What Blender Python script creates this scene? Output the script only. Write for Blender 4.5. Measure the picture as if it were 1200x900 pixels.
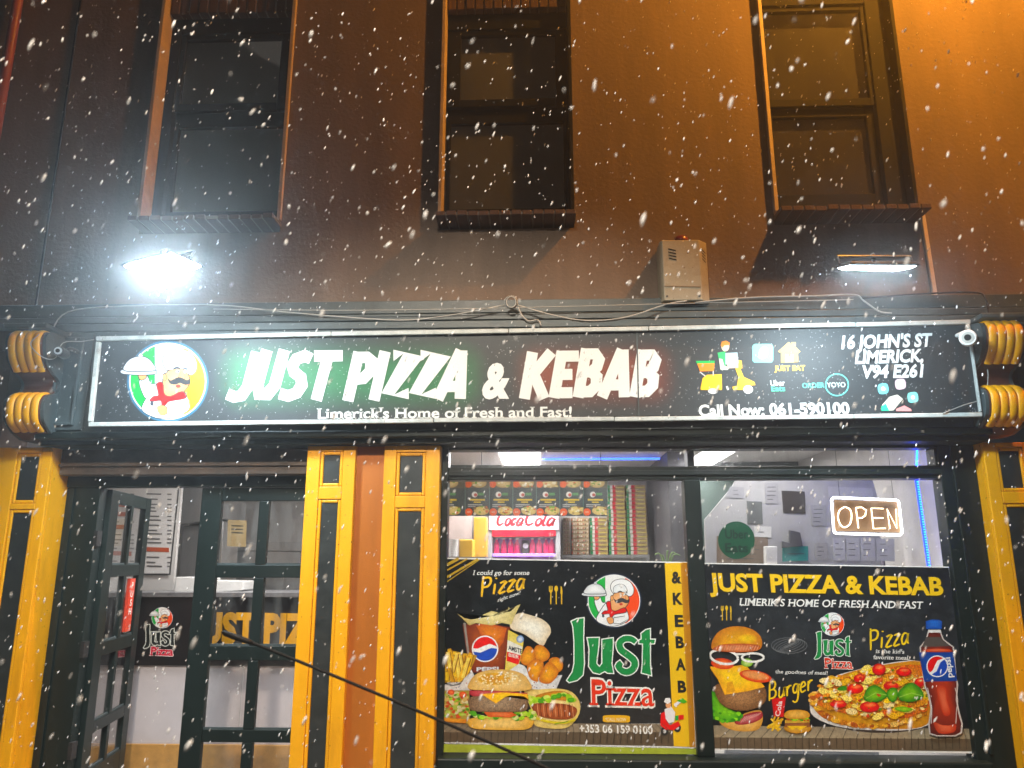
import bpy, bmesh, math, random
from mathutils import Vector, Matrix
from mathutils.geometry import tessellate_polygon

random.seed(16)
SC = bpy.context.scene
for o in list(bpy.data.objects):
    bpy.data.objects.remove(o)

# ------------------------------------------------------------------ camera
# facade = plane y 0, x to the right, y into the building, z up, pavement z 0
FPX = 900.0                       # focal length in pixels of a 1200 px wide picture
PITCH, YAW = math.radians(13.02), math.radians(-1.96)
CAM = Vector((0.0, -5.0, 1.6))
FWD = Vector((math.sin(YAW)*math.cos(PITCH), math.cos(YAW)*math.cos(PITCH), math.sin(PITCH)))
RGT = Vector((math.cos(YAW), -math.sin(YAW), 0.0))
UPV = RGT.cross(FWD)
cd = bpy.data.cameras.new('camera')
cam = bpy.data.objects.new('camera', cd)
SC.collection.objects.link(cam)
cd.sensor_width = 36.0
cd.lens = FPX/1200*36.0
cd.clip_start, cd.clip_end = 0.05, 300.0
cam.matrix_world = Matrix(((RGT.x, UPV.x, -FWD.x, CAM.x), (RGT.y, UPV.y, -FWD.y, CAM.y),
                           (RGT.z, UPV.z, -FWD.z, CAM.z), (0, 0, 0, 1)))
cd.dof.use_dof = True
cd.dof.focus_distance = 5.3
cd.dof.aperture_fstop = 2.6
SC.camera = cam

# ------------------------------------------------------------------ night sky, faint moonlike sun, exposure
W = bpy.data.worlds.new('World')
SC.world = W
W.use_nodes = True
wn = W.node_tree
bgn = wn.nodes['Background']
sky = wn.nodes.new('ShaderNodeTexSky')
sky.sky_type = 'NISHITA'
sky.sun_disc = False
sky.sun_elevation = math.radians(35)
sky.sun_rotation = math.radians(200)
wn.links.new(sky.outputs[0], bgn.inputs[0])
bgn.inputs[1].default_value = 0.0025
sl = bpy.data.lights.new('sun', 'SUN')
sl.energy = 0.012
sl.angle = math.radians(12)
sl.color = (1.0, 0.9, 0.8)
so = bpy.data.objects.new('sun', sl)
SC.collection.objects.link(so)
so.rotation_euler = (math.radians(50), 0, math.radians(-20))
VS = SC.view_settings
VS.view_transform = 'Standard'
VS.look = 'None'
VS.exposure = 0.0
VS.gamma = 1.0
VS.use_curve_mapping = False
FLOOD_L, FLOOD_R, SODIUM, FRONT = 30.0, 42.0, 1350.0, 3000.0   # watts of the lamps built further down
SC.cycles.volume_bounces = 0
SC.cycles.diffuse_bounces = 3
SC.cycles.glossy_bounces = 3
HAZE = 0.0175
N_SNOW = 27000


ORD = ['first', 'second', 'third', 'fourth', 'fifth', 'sixth', 'seventh', 'eighth', 'ninth', 'tenth', 'eleventh', 'twelfth', 'thirteenth',
       'fourteenth', 'fifteenth', 'sixteenth', 'seventeenth', 'eighteenth', 'nineteenth', 'twentieth']


def ray(px, py):
    return RGT*(px-600) + UPV*(450-py) + FWD*FPX


def P(px, py, y=0.0):
    d = ray(px, py)
    return CAM + d*((y-CAM.y)/d.y)


def PZ(px, py, z):
    d = ray(px, py)
    return CAM + d*((z-CAM.z)/d.z)


def X(px, py, y=0.0):
    return P(px, py, y).x


def Z(px, py, y=0.0):
    return P(px, py, y).z


# ------------------------------------------------------------------ materials
MATS = {}


def nodes_of(name):
    m = bpy.data.materials.new(name)
    m.use_nodes = True
    nt = m.node_tree
    b = nt.nodes['Principled BSDF']
    return m, nt, b


def mat(name, col, rough=0.5, metal=0.0, var=0.15, scale=6.0, bump=0.0, bscale=60.0, dirt=None, spec=0.5, streak=False, chip=None):
    """painted or plain surface: base colour with grain, optional worn patches of colour 'dirt'"""
    if name in MATS:
        return MATS[name]
    m, nt, b = nodes_of(name)
    N, L = nt.nodes, nt.links
    tc = N.new('ShaderNodeTexCoord')
    mp = N.new('ShaderNodeMapping')
    L.new(tc.outputs['Object'], mp.inputs[0])
    if streak:
        mp.inputs['Scale'].default_value = (1, 1, 0.18)
    n1 = N.new('ShaderNodeTexNoise')
    n1.inputs['Scale'].default_value = scale
    n1.inputs['Detail'].default_value = 7
    n1.inputs['Roughness'].default_value = 0.65
    L.new(mp.outputs[0], n1.inputs['Vector'])
    r = N.new('ShaderNodeMapRange')
    r.inputs[1].default_value, r.inputs[2].default_value = 0.3, 0.7
    r.inputs[3].default_value, r.inputs[4].default_value = 1-var, 1+var
    L.new(n1.outputs[0], r.inputs[0])
    mx = N.new('ShaderNodeVectorMath')
    mx.operation = 'SCALE'
    mx.inputs[0].default_value = col[:3]
    L.new(r.outputs[0], mx.inputs['Scale'])
    out = mx.outputs[0]
    if dirt:
        n2 = N.new('ShaderNodeTexNoise')
        n2.inputs['Scale'].default_value = scale*0.45
        n2.inputs['Detail'].default_value = 9
        n2.inputs['Roughness'].default_value = 0.7
        L.new(mp.outputs[0], n2.inputs['Vector'])
        r2 = N.new('ShaderNodeMapRange')
        r2.inputs[1].default_value, r2.inputs[2].default_value = 0.52, 0.72
        L.new(n2.outputs[0], r2.inputs[0])
        mm = N.new('ShaderNodeMix')
        mm.data_type = 'RGBA'
        L.new(r2.outputs[0], mm.inputs[0])
        L.new(out, mm.inputs[6])
        mm.inputs[7].default_value = (*dirt[:3], 1)
        out = mm.outputs[2]
    if chip:
        n4 = N.new('ShaderNodeTexNoise')
        n4.inputs['Scale'].default_value = 38
        n4.inputs['Detail'].default_value = 5
        L.new(tc.outputs['Object'], n4.inputs['Vector'])
        r4 = N.new('ShaderNodeMapRange')
        r4.inputs[1].default_value, r4.inputs[2].default_value = 0.68, 0.71
        L.new(n4.outputs[0], r4.inputs[0])
        m4 = N.new('ShaderNodeMix')
        m4.data_type = 'RGBA'
        L.new(r4.outputs[0], m4.inputs[0])
        L.new(out, m4.inputs[6])
        m4.inputs[7].default_value = (*chip[:3], 1)
        out = m4.outputs[2]
    L.new(out, b.inputs['Base Color'])
    rr = N.new('ShaderNodeMapRange')
    rr.inputs[3].default_value, rr.inputs[4].default_value = max(0.03, rough-0.12), min(1, rough+0.12)
    L.new(n1.outputs[0], rr.inputs[0])
    L.new(rr.outputs[0], b.inputs['Roughness'])
    b.inputs['Metallic'].default_value = metal
    b.inputs['Specular IOR Level'].default_value = spec
    if bump:
        n3 = N.new('ShaderNodeTexNoise')
        n3.inputs['Scale'].default_value = bscale
        n3.inputs['Detail'].default_value = 6
        L.new(tc.outputs['Object'], n3.inputs['Vector'])
        bp = N.new('ShaderNodeBump')
        bp.inputs['Strength'].default_value = bump
        bp.inputs['Distance'].default_value = 0.01
        L.new(n3.outputs[0], bp.inputs['Height'])
        L.new(bp.outputs[0], b.inputs['Normal'])
    MATS[name] = m
    return m


def emit(name, col, s):
    if name in MATS:
        return MATS[name]
    m, nt, b = nodes_of(name)
    b.inputs['Base Color'].default_value = (*[min(1, c)*0.8 for c in col], 1)
    b.inputs['Emission Color'].default_value = (*col, 1)
    b.inputs['Emission Strength'].default_value = s
    MATS[name] = m
    return m


def glass(name, tint=(1, 1, 1), refl=1.0, rough=0.02, film=0.0):
    """thin pane: clear with fresnel reflection, slightly smeared by wet and dust"""
    if name in MATS:
        return MATS[name]
    m = bpy.data.materials.new(name)
    m.use_nodes = True
    nt = m.node_tree
    N, L = nt.nodes, nt.links
    for n in list(N):
        N.remove(n)
    out = N.new('ShaderNodeOutputMaterial')
    tr = N.new('ShaderNodeBsdfTransparent')
    tr.inputs[0].default_value = (*tint, 1)
    gl = N.new('ShaderNodeBsdfGlossy')
    gl.inputs['Roughness'].default_value = rough
    fr = N.new('ShaderNodeFresnel')
    ge = N.new('ShaderNodeNewGeometry')           # same reflectance on the way in and out of the pane
    ir = N.new('ShaderNodeMapRange')
    ir.inputs[3].default_value, ir.inputs[4].default_value = 1.5, 1/1.5
    L.new(ge.outputs['Backfacing'], ir.inputs[0])
    L.new(ir.outputs[0], fr.inputs[0])
    mu = N.new('ShaderNodeMath')
    mu.operation = 'MULTIPLY'
    mu.inputs[1].default_value = refl
    L.new(fr.outputs[0], mu.inputs[0])
    mx = N.new('ShaderNodeMixShader')
    L.new(mu.outputs[0], mx.inputs[0])
    L.new(tr.outputs[0], mx.inputs[1])
    L.new(gl.outputs[0], mx.inputs[2])
    if film:
        df = N.new('ShaderNodeBsdfDiffuse')
        df.inputs[0].default_value = (0.6, 0.62, 0.62, 1)
        tc = N.new('ShaderNodeTexCoord')
        mp = N.new('ShaderNodeMapping')
        mp.inputs['Scale'].default_value = (1, 1, 0.25)
        L.new(tc.outputs['Object'], mp.inputs[0])
        no = N.new('ShaderNodeTexNoise')
        no.inputs['Scale'].default_value = 14
        no.inputs['Detail'].default_value = 8
        L.new(mp.outputs[0], no.inputs['Vector'])
        mr = N.new('ShaderNodeMapRange')
        mr.inputs[1].default_value, mr.inputs[2].default_value = 0.4, 0.75
        mr.inputs[4].default_value = film
        L.new(no.outputs[0], mr.inputs[0])
        m2 = N.new('ShaderNodeMixShader')
        L.new(mr.outputs[0], m2.inputs[0])
        L.new(mx.outputs[0], m2.inputs[1])
        L.new(df.outputs[0], m2.inputs[2])
        mx = m2
    L.new(mx.outputs[0], out.inputs[0])
    MATS[name] = m
    return m


def print_mat(name, noise=0.0, scale=120.0, rough=0.45, specks=0.0, ripple=0.0):
    """flat print: colours come from the artwork's own colour attribute, plus printed grain"""
    if name in MATS:
        return MATS[name]
    m, nt, b = nodes_of(name)
    N, L = nt.nodes, nt.links
    at = N.new('ShaderNodeAttribute')
    at.attribute_name = 'Col'
    out = at.outputs['Color']
    tc = N.new('ShaderNodeTexCoord')
    if noise:
        no = N.new('ShaderNodeTexNoise')
        no.inputs['Scale'].default_value = scale
        no.inputs['Detail'].default_value = 5
        no.inputs['Roughness'].default_value = 0.7
        L.new(tc.outputs['Object'], no.inputs['Vector'])
        mr = N.new('ShaderNodeMapRange')
        mr.inputs[1].default_value, mr.inputs[2].default_value = 0.36, 0.64
        mr.inputs[3].default_value, mr.inputs[4].default_value = 1-noise, 1+noise
        L.new(no.outputs[0], mr.inputs[0])
        sc = N.new('ShaderNodeVectorMath')
        sc.operation = 'SCALE'
        L.new(out, sc.inputs[0])
        L.new(mr.outputs[0], sc.inputs['Scale'])
        out = sc.outputs[0]
    if specks:
        vo = N.new('ShaderNodeTexVoronoi')
        vo.inputs['Scale'].default_value = 95
        L.new(tc.outputs['Object'], vo.inputs['Vector'])
        lt = N.new('ShaderNodeMath')
        lt.operation = 'LESS_THAN'
        lt.inputs[1].default_value = 0.17
        L.new(vo.outputs['Distance'], lt.inputs[0])
        wh = N.new('ShaderNodeTexWhiteNoise')
        L.new(vo.outputs['Position'], wh.inputs['Vector'])
        gt = N.new('ShaderNodeMath')
        gt.operation = 'GREATER_THAN'
        gt.inputs[1].default_value = 1-specks
        L.new(wh.outputs['Value'], gt.inputs[0])
        mu = N.new('ShaderNodeMath')
        mu.operation = 'MULTIPLY'
        L.new(lt.outputs[0], mu.inputs[0])
        L.new(gt.outputs[0], mu.inputs[1])
        mm = N.new('ShaderNodeMix')
        mm.data_type = 'RGBA'
        L.new(mu.outputs[0], mm.inputs[0])
        L.new(out, mm.inputs[6])
        mm.inputs[7].default_value = (0.75, 0.78, 0.8, 1)
        out = mm.outputs[2]
        nz = N.new('ShaderNodeTexNoise')
        nz.inputs['Scale'].default_value = 260
        L.new(tc.outputs['Object'], nz.inputs['Vector'])
        bp = N.new('ShaderNodeBump')
        bp.inputs['Strength'].default_value = 0.35
        bp.inputs['Distance'].default_value = 0.0025
        L.new(nz.outputs[0], bp.inputs['Height'])
        L.new(bp.outputs[0], b.inputs['Normal'])
    if ripple:
        rz = N.new('ShaderNodeTexNoise')
        rz.inputs['Scale'].default_value = 5
        rz.inputs['Detail'].default_value = 4
        L.new(tc.outputs['Object'], rz.inputs['Vector'])
        rb = N.new('ShaderNodeBump')
        rb.inputs['Strength'].default_value = ripple
        rb.inputs['Distance'].default_value = 0.05
        L.new(rz.outputs[0], rb.inputs['Height'])
        L.new(rb.outputs[0], b.inputs['Normal'])
    L.new(out, b.inputs['Base Color'])
    b.inputs['Roughness'].default_value = rough
    MATS[name] = m
    return m


# ------------------------------------------------------------------ geometry helpers
ORG = {}                      # object -> world position of its origin


def link(o):
    SC.collection.objects.link(o)
    return o


def tag(o, label=None, cat=None, group=None, kind=None):
    for k, v in (('label', label), ('category', cat), ('group', group), ('kind', kind)):
        if v:
            o[k] = v
    return o


def thing(name, label, cat, loc=(0, 0, 0), group=None):
    o = link(bpy.data.objects.new(name, None))
    o.empty_display_size = 0.1
    o.location = loc
    ORG[o] = Vector(loc)
    return tag(o, label, cat, group)


def smooth_pts(pts, n=4, closed=True):
    """Catmull-Rom through the points"""
    out = []
    k = len(pts)
    for i in range(k if closed else k-1):
        if closed:
            a, b, c, d = pts[i-1], pts[i], pts[(i+1) % k], pts[(i+2) % k]
        else:
            a, b, c, d = pts[max(0, i-1)], pts[i], pts[i+1], pts[min(k-1, i+2)]
        for j in range(n):
            t = j/n
            out.append(tuple(0.5*(2*b[m] + (c[m]-a[m])*t + (2*a[m]-5*b[m]+4*c[m]-d[m])*t*t
                                  + (3*b[m]-a[m]-3*c[m]+d[m])*t**3) for m in range(len(b))))
    if not closed:
        out.append(tuple(pts[-1]))
    return out


def offset_poly(p, d):
    n = len(p)
    area = sum(p[i][0]*p[(i+1) % n][1]-p[(i+1) % n][0]*p[i][1] for i in range(n))
    s = 1 if area > 0 else -1
    out = []
    for i in range(n):
        a, b, c = p[i-1], p[i], p[(i+1) % n]
        e1 = Vector((b[0]-a[0], b[1]-a[1]))
        e2 = Vector((c[0]-b[0], c[1]-b[1]))
        if e1.length < 1e-6 or e2.length < 1e-6:
            out.append(b)
            continue
        n1 = Vector((e1.y, -e1.x)).normalized()*s
        n2 = Vector((e2.y, -e2.x)).normalized()*s
        m = n1+n2
        if m.length < 0.2:
            m = n1
        m.normalize()
        k = d/max(0.45, m.dot(n1))
        out.append((b[0]+m.x*k, b[1]+m.y*k))
    return out


class MB:
    def __init__(self):
        self.v, self.f, self.c = [], [], []

    def add(self, vs, fs, col=None):
        n = len(self.v)
        self.v += [Vector(q) for q in vs]
        self.f += [[n+i for i in f] for f in fs]
        self.c += [col or (1, 1, 1)]*len(vs) if not (col and isinstance(col[0], (tuple, list))) else list(col)
        return self

    def box(self, x0, x1, y0, y1, z0, z1):
        vs = [(x, y, z) for z in (z0, z1) for y in (y0, y1) for x in (x0, x1)]
        return self.add(vs, [(0, 2, 3, 1), (4, 5, 7, 6), (0, 1, 5, 4), (2, 6, 7, 3), (0, 4, 6, 2), (1, 3, 7, 5)])

    def prism(self, pts, y0, y1):
        """pts: (x, z) outline; extruded from y0 (front) to y1"""
        n = len(pts)
        vs = [(x, y0, z) for x, z in pts] + [(x, y1, z) for x, z in pts]
        tri = tessellate_polygon([[Vector((x, z, 0)) for x, z in pts]])
        fs = [tuple(t) for t in tri] + [tuple(n+i for i in reversed(t)) for t in tri]
        fs += [(i, (i+1) % n, n+(i+1) % n, n+i) for i in range(n)]
        return self.add(vs, fs)

    def prism_px(self, pts, y0, y1):
        w = [P(a, b, y0) for a, b in pts]
        return self.prism([(q.x, q.z) for q in w], y0, y1)

    def extrude_x(self, prof, x0, x1):
        """prof: (y, z) outline extruded along x"""
        n = len(prof)
        vs = [(x0, y, z) for y, z in prof] + [(x1, y, z) for y, z in prof]
        tri = tessellate_polygon([[Vector((y, z, 0)) for y, z in prof]])
        fs = [tuple(t) for t in tri] + [tuple(n+i for i in reversed(t)) for t in tri]
        fs += [(i, (i+1) % n, n+(i+1) % n, n+i) for i in range(n)]
        return self.add(vs, fs)

    def tube(self, path, r, n=8, close=True):
        path = [Vector(p) for p in path]
        k = len(path)
        rs = r if isinstance(r, (list, tuple)) else [r]*k
        base = len(self.v)
        ref = None
        for i, p in enumerate(path):
            d = (path[min(k-1, i+1)]-path[max(0, i-1)]).normalized()
            if ref is None:
                ref = Vector((0, 0, 1)) if abs(d.z) < 0.9 else Vector((0, 1, 0))
            a = d.cross(ref).normalized()
            b = a.cross(d).normalized()
            ref = b
            for j in range(n):
                t = 2*math.pi*j/n
                self.v.append(p + (a*math.cos(t) + b*math.sin(t))*rs[i])
                self.c.append((1, 1, 1))
        for i in range(k-1):
            for j in range(n):
                q = base+i*n
                self.f.append([q+j, q+(j+1) % n, q+n+(j+1) % n, q+n+j])
        if close:
            self.f.append([base+j for j in range(n)][::-1])
            self.f.append([base+(k-1)*n+j for j in range(n)])
        return self

    def lathe(self, prof, cx, cy, cz, n=16, axis='z'):
        """prof: (radius, height) pairs about an axis"""
        base = len(self.v)
        k = len(prof)
        for r, h in prof:
            for j in range(n):
                t = 2*math.pi*j/n
                a, b = r*math.cos(t), r*math.sin(t)
                q = {'z': (a, b, h), 'y': (a, h, b), 'x': (h, a, b)}[axis]
                self.v.append(Vector((cx+q[0], cy+q[1], cz+q[2])))
                self.c.append((1, 1, 1))
        for i in range(k-1):
            for j in range(n):
                q = base+i*n
                self.f.append([q+j, q+(j+1) % n, q+n+(j+1) % n, q+n+j])
        self.f.append([base+j for j in range(n)][::-1])
        self.f.append([base+(k-1)*n+j for j in range(n)])
        return self

    def build(self, name, m, parent=None, smooth=False, bevel=0.0, label=None, color=False, org=None):
        me = bpy.data.meshes.new(name)
        if parent is not None:
            og = ORG[parent]
        elif org is not None:
            og = Vector(org)
        else:
            xs, ys, zs = zip(*[(q.x, q.y, q.z) for q in self.v])
            og = Vector(((min(xs)+max(xs))/2, (min(ys)+max(ys))/2, min(zs)))
        me.from_pydata([q-og for q in self.v], [], self.f)
        if color:
            ca = me.color_attributes.new('Col', 'FLOAT_COLOR', 'POINT')
            flat = []
            for c in self.c:
                flat += [c[0], c[1], c[2], 1.0]
            ca.data.foreach_set('color', flat)
        me.validate()
        if not color:
            bm = bmesh.new()
            bm.from_mesh(me)
            bmesh.ops.recalc_face_normals(bm, faces=bm.faces)
            bm.to_mesh(me)
            bm.free()
        if smooth:
            me.polygons.foreach_set('use_smooth', [True]*len(me.polygons))
        if isinstance(m, str):
            m = MATS[m]
        me.materials.append(m)
        o = link(bpy.data.objects.new(name, me))
        if parent is not None:
            o.parent = parent
        else:
            o.location = og
        ORG[o] = og
        if bevel:
            bv = o.modifiers.new('bevel', 'BEVEL')
            bv.width = bevel
            bv.segments = 2
            bv.limit_method = 'ANGLE'
        if label:
            o['label'] = label
        return o


# ------------------------------------------------------------------ lettering
TXT = {}


def text_geo(body, bold=0.0, serif=False, spacing=1.0):
    key = (body, bold, serif, spacing)
    if key in TXT:
        return TXT[key]
    c = bpy.data.curves.new('t', 'FONT')
    c.body = body
    c.resolution_u = 3
    c.offset = bold
    c.space_character = spacing
    o = bpy.data.objects.new('t', c)
    me = bpy.data.meshes.new_from_object(o)
    vs = [(q.co.x, q.co.y) for q in me.vertices]
    fs = [tuple(p.vertices) for p in me.polygons]
    bpy.data.objects.remove(o)
    bpy.data.curves.remove(c)
    bpy.data.meshes.remove(me)
    if serif:
        cnt = {}
        for f in fs:
            for i in range(len(f)):
                e = tuple(sorted((f[i], f[(i+1) % len(f)])))
                cnt[e] = cnt.get(e, 0)+1
        for (a, b), k in cnt.items():
            if k != 1:
                continue
            (xa, ya), (xb, yb) = vs[a], vs[b]
            ln = abs(xa-xb)
            if abs(ya-yb) < 0.004 and 0.04 < ln < 0.22 and (abs(ya+bold) < 0.03 or ya > 0.45):
                lo, hi = min(xa, xb)-0.07, max(xa, xb)+0.07
                y0, y1 = (ya, ya+0.06) if ya < 0.2 else (ya-0.06, ya)
                n = len(vs)
                vs += [(lo, y0), (hi, y0), (hi, y1), (lo, y1)]
                fs.append((n, n+1, n+2, n+3))
    xs = [q[0] for q in vs]
    TXT[key] = (vs, fs, min(xs), max(xs))
    return TXT[key]


CAPH = 0.729

# heavy strokes for the comic lettering and the brush lettering: advance, strokes in a unit-high cell
GL = {
    'J': (.62, [[(.5, 1), (.5, .3), (.4, .12), (.22, .1), (.02, .16)]]),
    'U': (.74, [[(.13, 1), (.13, .3), (.24, .12), (.44, .12), (.58, .3), (.58, 1)]]),
    'S': (.68, [[(.6, .84), (.42, .9), (.22, .84), (.16, .7), (.26, .57), (.46, .47), (.54, .32), (.46, .16), (.26, .1), (.02, .15)]]),
    'T': (.66, [[(-.02, .89), (.72, .89)], [(.34, .9), (.34, 0)]]),
    'P': (.64, [[(.14, 0), (.14, 1)], [(.14, .89), (.38, .89), (.53, .8), (.53, .6), (.4, .46), (.14, .44)]]),
    'I': (.32, [[(.15, 0), (.15, 1)]]),
    'Z': (.68, [[(.06, .89), (.56, .89), (.14, .12), (.66, .12)]]),
    'A': (.74, [[(.06, 0), (.36, 1)], [(.38, 1), (.62, 0)], [(.2, .26), (.54, .26)]]),
    'K': (.74, [[(.14, 0), (.14, 1)], [(.62, 1), (.2, .46)], [(.26, .54), (.64, 0)]]),
    'E': (.6, [[(.14, 0), (.14, 1)], [(.14, .89), (.58, .89)], [(.14, .5), (.5, .5)], [(.14, .11), (.58, .11)]]),
    'B': (.68, [[(.14, 0), (.14, 1)], [(.14, .89), (.4, .89), (.5, .78), (.48, .62), (.36, .52), (.14, .52)],
                [(.36, .52), (.52, .42), (.54, .24), (.42, .12), (.14, .11)]]),
    'i': (.3, [[(.14, .52), (.1, .02)], [(.17, .74), (.18, .8)]]),
    'z': (.44, [[(.08, .5), (.38, .52), (.06, .04), (.4, .06)]]),
    'a': (.5, [[(.4, .48), (.22, .52), (.08, .3), (.12, .06), (.26, .06), (.4, .3), (.42, .5), (.4, .1), (.48, .04)]]),
    'u': (.5, [[(.1, .5), (.08, .14), (.2, .04), (.36, .2), (.42, .5), (.42, .06)]]),
    'r': (.4, [[(.1, .5), (.1, .02)], [(.1, .3), (.22, .48), (.38, .48)]]),
    'g': (.5, [[(.4, .46), (.2, .5), (.08, .3), (.16, .1), (.34, .16), (.42, .48), (.4, -.2), (.24, -.36), (.06, -.26)]]),
    'e': (.46, [[(.1, .26), (.36, .34), (.3, .5), (.14, .46), (.07, .22), (.16, .04), (.4, .1)]]),
    'C': (.62, [[(.56, .8), (.42, .95), (.2, .85), (.08, .5), (.14, .16), (.32, .04), (.56, .2)]]),
    'o': (.42, [[(.22, .5), (.08, .36), (.1, .1), (.24, .03), (.36, .18), (.34, .42), (.2, .5)]]),
    'c': (.4, [[(.36, .42), (.22, .5), (.08, .3), (.14, .06), (.36, .12)]]),
    'l': (.26, [[(.18, .95), (.1, .5), (.08, .12), (.18, .03), (.26, .1)]]),
    ' ': (.3, []),
}


def stroke_poly(pts, w, taper=0.0):
    """ribbon outline of a polyline"""
    L, R = [], []
    k = len(pts)
    for i in range(k):
        a, b = pts[max(0, i-1)], pts[min(k-1, i+1)]
        d = Vector((b[0]-a[0], b[1]-a[1]))
        if d.length < 1e-9:
            continue
        n = Vector((-d.y, d.x)).normalized()
        m = 1.0
        if 0 < i < k-1:
            e = Vector((pts[i][0]-pts[i-1][0], pts[i][1]-pts[i-1][1]))
            if e.length > 1e-9:
                ne = Vector((-e.y, e.x)).normalized()
                m = 1/max(0.55, n.dot(ne))
        t = i/max(1, k-1)
        h = w/2*m*(1-taper*abs(2*t-1)**2)
        L.append((pts[i][0]+n.x*h, pts[i][1]+n.y*h))
        R.append((pts[i][0]-n.x*h, pts[i][1]-n.y*h))
    return L, R


def up_px(x, y):
    s = (x-590)/(y+3450)
    return Vector((-s, -1.0))


class Art(MB):
    """flat print traced in picture pixels and laid on the plane y"""

    def __init__(self, y, tf=None, step=0.00004):
        super().__init__()
        self.y, self.step, self.tf = y, step, tf or (lambda a, b: (a, b))

    def nxt(self):
        self.y -= self.step
        return self.y

    def poly(self, pts, col, mid=None, sm=0, raw=False):
        if sm:
            pts = smooth_pts(pts, sm)
        if not raw:
            pts = [self.tf(*p) for p in pts]
        y = self.nxt()
        n = len(pts)
        if mid is None:
            tri = tessellate_polygon([[Vector((a, b, 0)) for a, b in pts]])
            self.add([P(a, b, y) for a, b in pts], [tuple(t) for t in tri], [tuple(col)]*n)
        else:
            cx, cy = sum(p[0] for p in pts)/n, sum(p[1] for p in pts)/n
            rings, cols = [], []
            for t in (0.0, 0.3, 0.65):
                rings += [P(a+(cx-a)*t, b+(cy-b)*t, y) for a, b in pts]
                cols += [tuple(col[i]+(mid[i]-col[i])*min(1, t*1.35) for i in range(3))]*n
            rings.append(P(cx, cy, y))
            cols.append(tuple(mid))
            fs = []
            for r in range(2):
                fs += [(r*n+i, r*n+(i+1) % n, (r+1)*n+(i+1) % n, (r+1)*n+i) for i in range(n)]
            fs += [(2*n+i, 2*n+(i+1) % n, 3*n) for i in range(n)]
            self.add(rings, fs, cols)
        return self

    def grad(self, quad, c0, c1):
        """quad TL TR BR BL, colour c0 at the top to c1 at the bottom"""
        q = [self.tf(*p) for p in quad]
        y = self.nxt()
        self.add([P(a, b, y) for a, b in q], [(0, 1, 2, 3)], [c0, c0, c1, c1])
        return self

    def ell(self, cx, cy, rx, ry, col, mid=None, rot=0.0, n=22, a0=0.0, a1=360.0):
        pts = []
        m = n if a1-a0 >= 360 else n+1
        for i in range(m):
            t = math.radians(a0+(a1-a0)*i/n)
            x, z = rx*math.cos(t), ry*math.sin(t)
            c, s = math.cos(rot), math.sin(rot)
            pts.append((cx+x*c-z*s, cy+x*s+z*c))
        return self.poly(pts, col, mid)

    def line(self, pts, w, col, sm=0, taper=0.0, raw=False):
        if sm:
            pts = smooth_pts(pts, sm, closed=False)
        if not raw:
            pts = [self.tf(*p) for p in pts]
            a, b = self.tf(0, 0), self.tf(1, 0)
            w = w*math.hypot(b[0]-a[0], b[1]-a[1])
        L, R = stroke_poly(pts, w, taper)
        y = self.nxt()
        n = len(L)
        self.add([P(a, b, y) for a, b in L+R], [(i, i+1, n+i+1, n+i) for i in range(n-1)], [tuple(col)]*(2*n))
        return self

    def text(self, body, a, b, h, col, bold=0.0, shear=0.0, serif=False, up=None, raw=True):
        """baseline from pixel a to pixel b, capitals h pixels high"""
        if not raw:
            k = self.tf(1, 0)[0]-self.tf(0, 0)[0]
            a, b, h = self.tf(*a), self.tf(*b), h*k
        vs, fs, x0, x1 = text_geo(body, bold, serif)
        A, B = Vector(a), Vector(b)
        U = up or up_px((a[0]+b[0])/2, a[1])
        d = (B-A)
        dn = d.normalized()
        y = self.nxt()
        q = []
        for x, z in vs:
            v = z/CAPH*h
            p = A + d*((x-x0)/(x1-x0)) + U*v + dn*(shear*v)
            q.append(P(p.x, p.y, y))
        self.add(q, fs, [tuple(col)]*len(q))
        return self

    def brush(self, word, a, b, h, w, col, shear=0.0, taper=0.0, sm=0, jit=0.0, caph=None):
        """stroke lettering from pixel a to pixel b"""
        adv = sum(GL[ch][0] for ch in word)
        A, B = Vector(a), Vector(b)
        d = B-A
        dn = d.normalized()
        U = up_px((a[0]+b[0])/2, a[1])
        x = 0
        rnd = random.Random(len(word)*7+int(h))
        for ch in word:
            ad, sts = GL[ch]
            j, rz = rnd.uniform(-jit, jit), rnd.uniform(-jit, jit)
            for st in sts:
                p2 = []
                for u, v in (smooth_pts(st, sm, closed=False) if sm else st):
                    v2 = v*(1+rz)+j*0.4
                    p = A + d*((x+u)/adv) + U*(v2*h) + dn*(shear*v2*h)
                    p2.append((p.x, p.y))
                self.line(p2, w, col, raw=True, taper=taper)
            x += ad
        return self

    def done(self, name, parent, m='print', label=None):
        if m != 'print_dark':                      # richer print inks
            cc = []
            for c in self.c:
                l = 0.3*c[0]+0.6*c[1]+0.1*c[2]
                cc.append(tuple(max(0.002, l+(q-l)*1.28) for q in c))
            self.c = cc
        return self.build(name, m, parent, color=True, label=label)


def zoom(x0, y0, k):
    return lambda a, b: (x0+a/k, y0+b/k)

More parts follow.
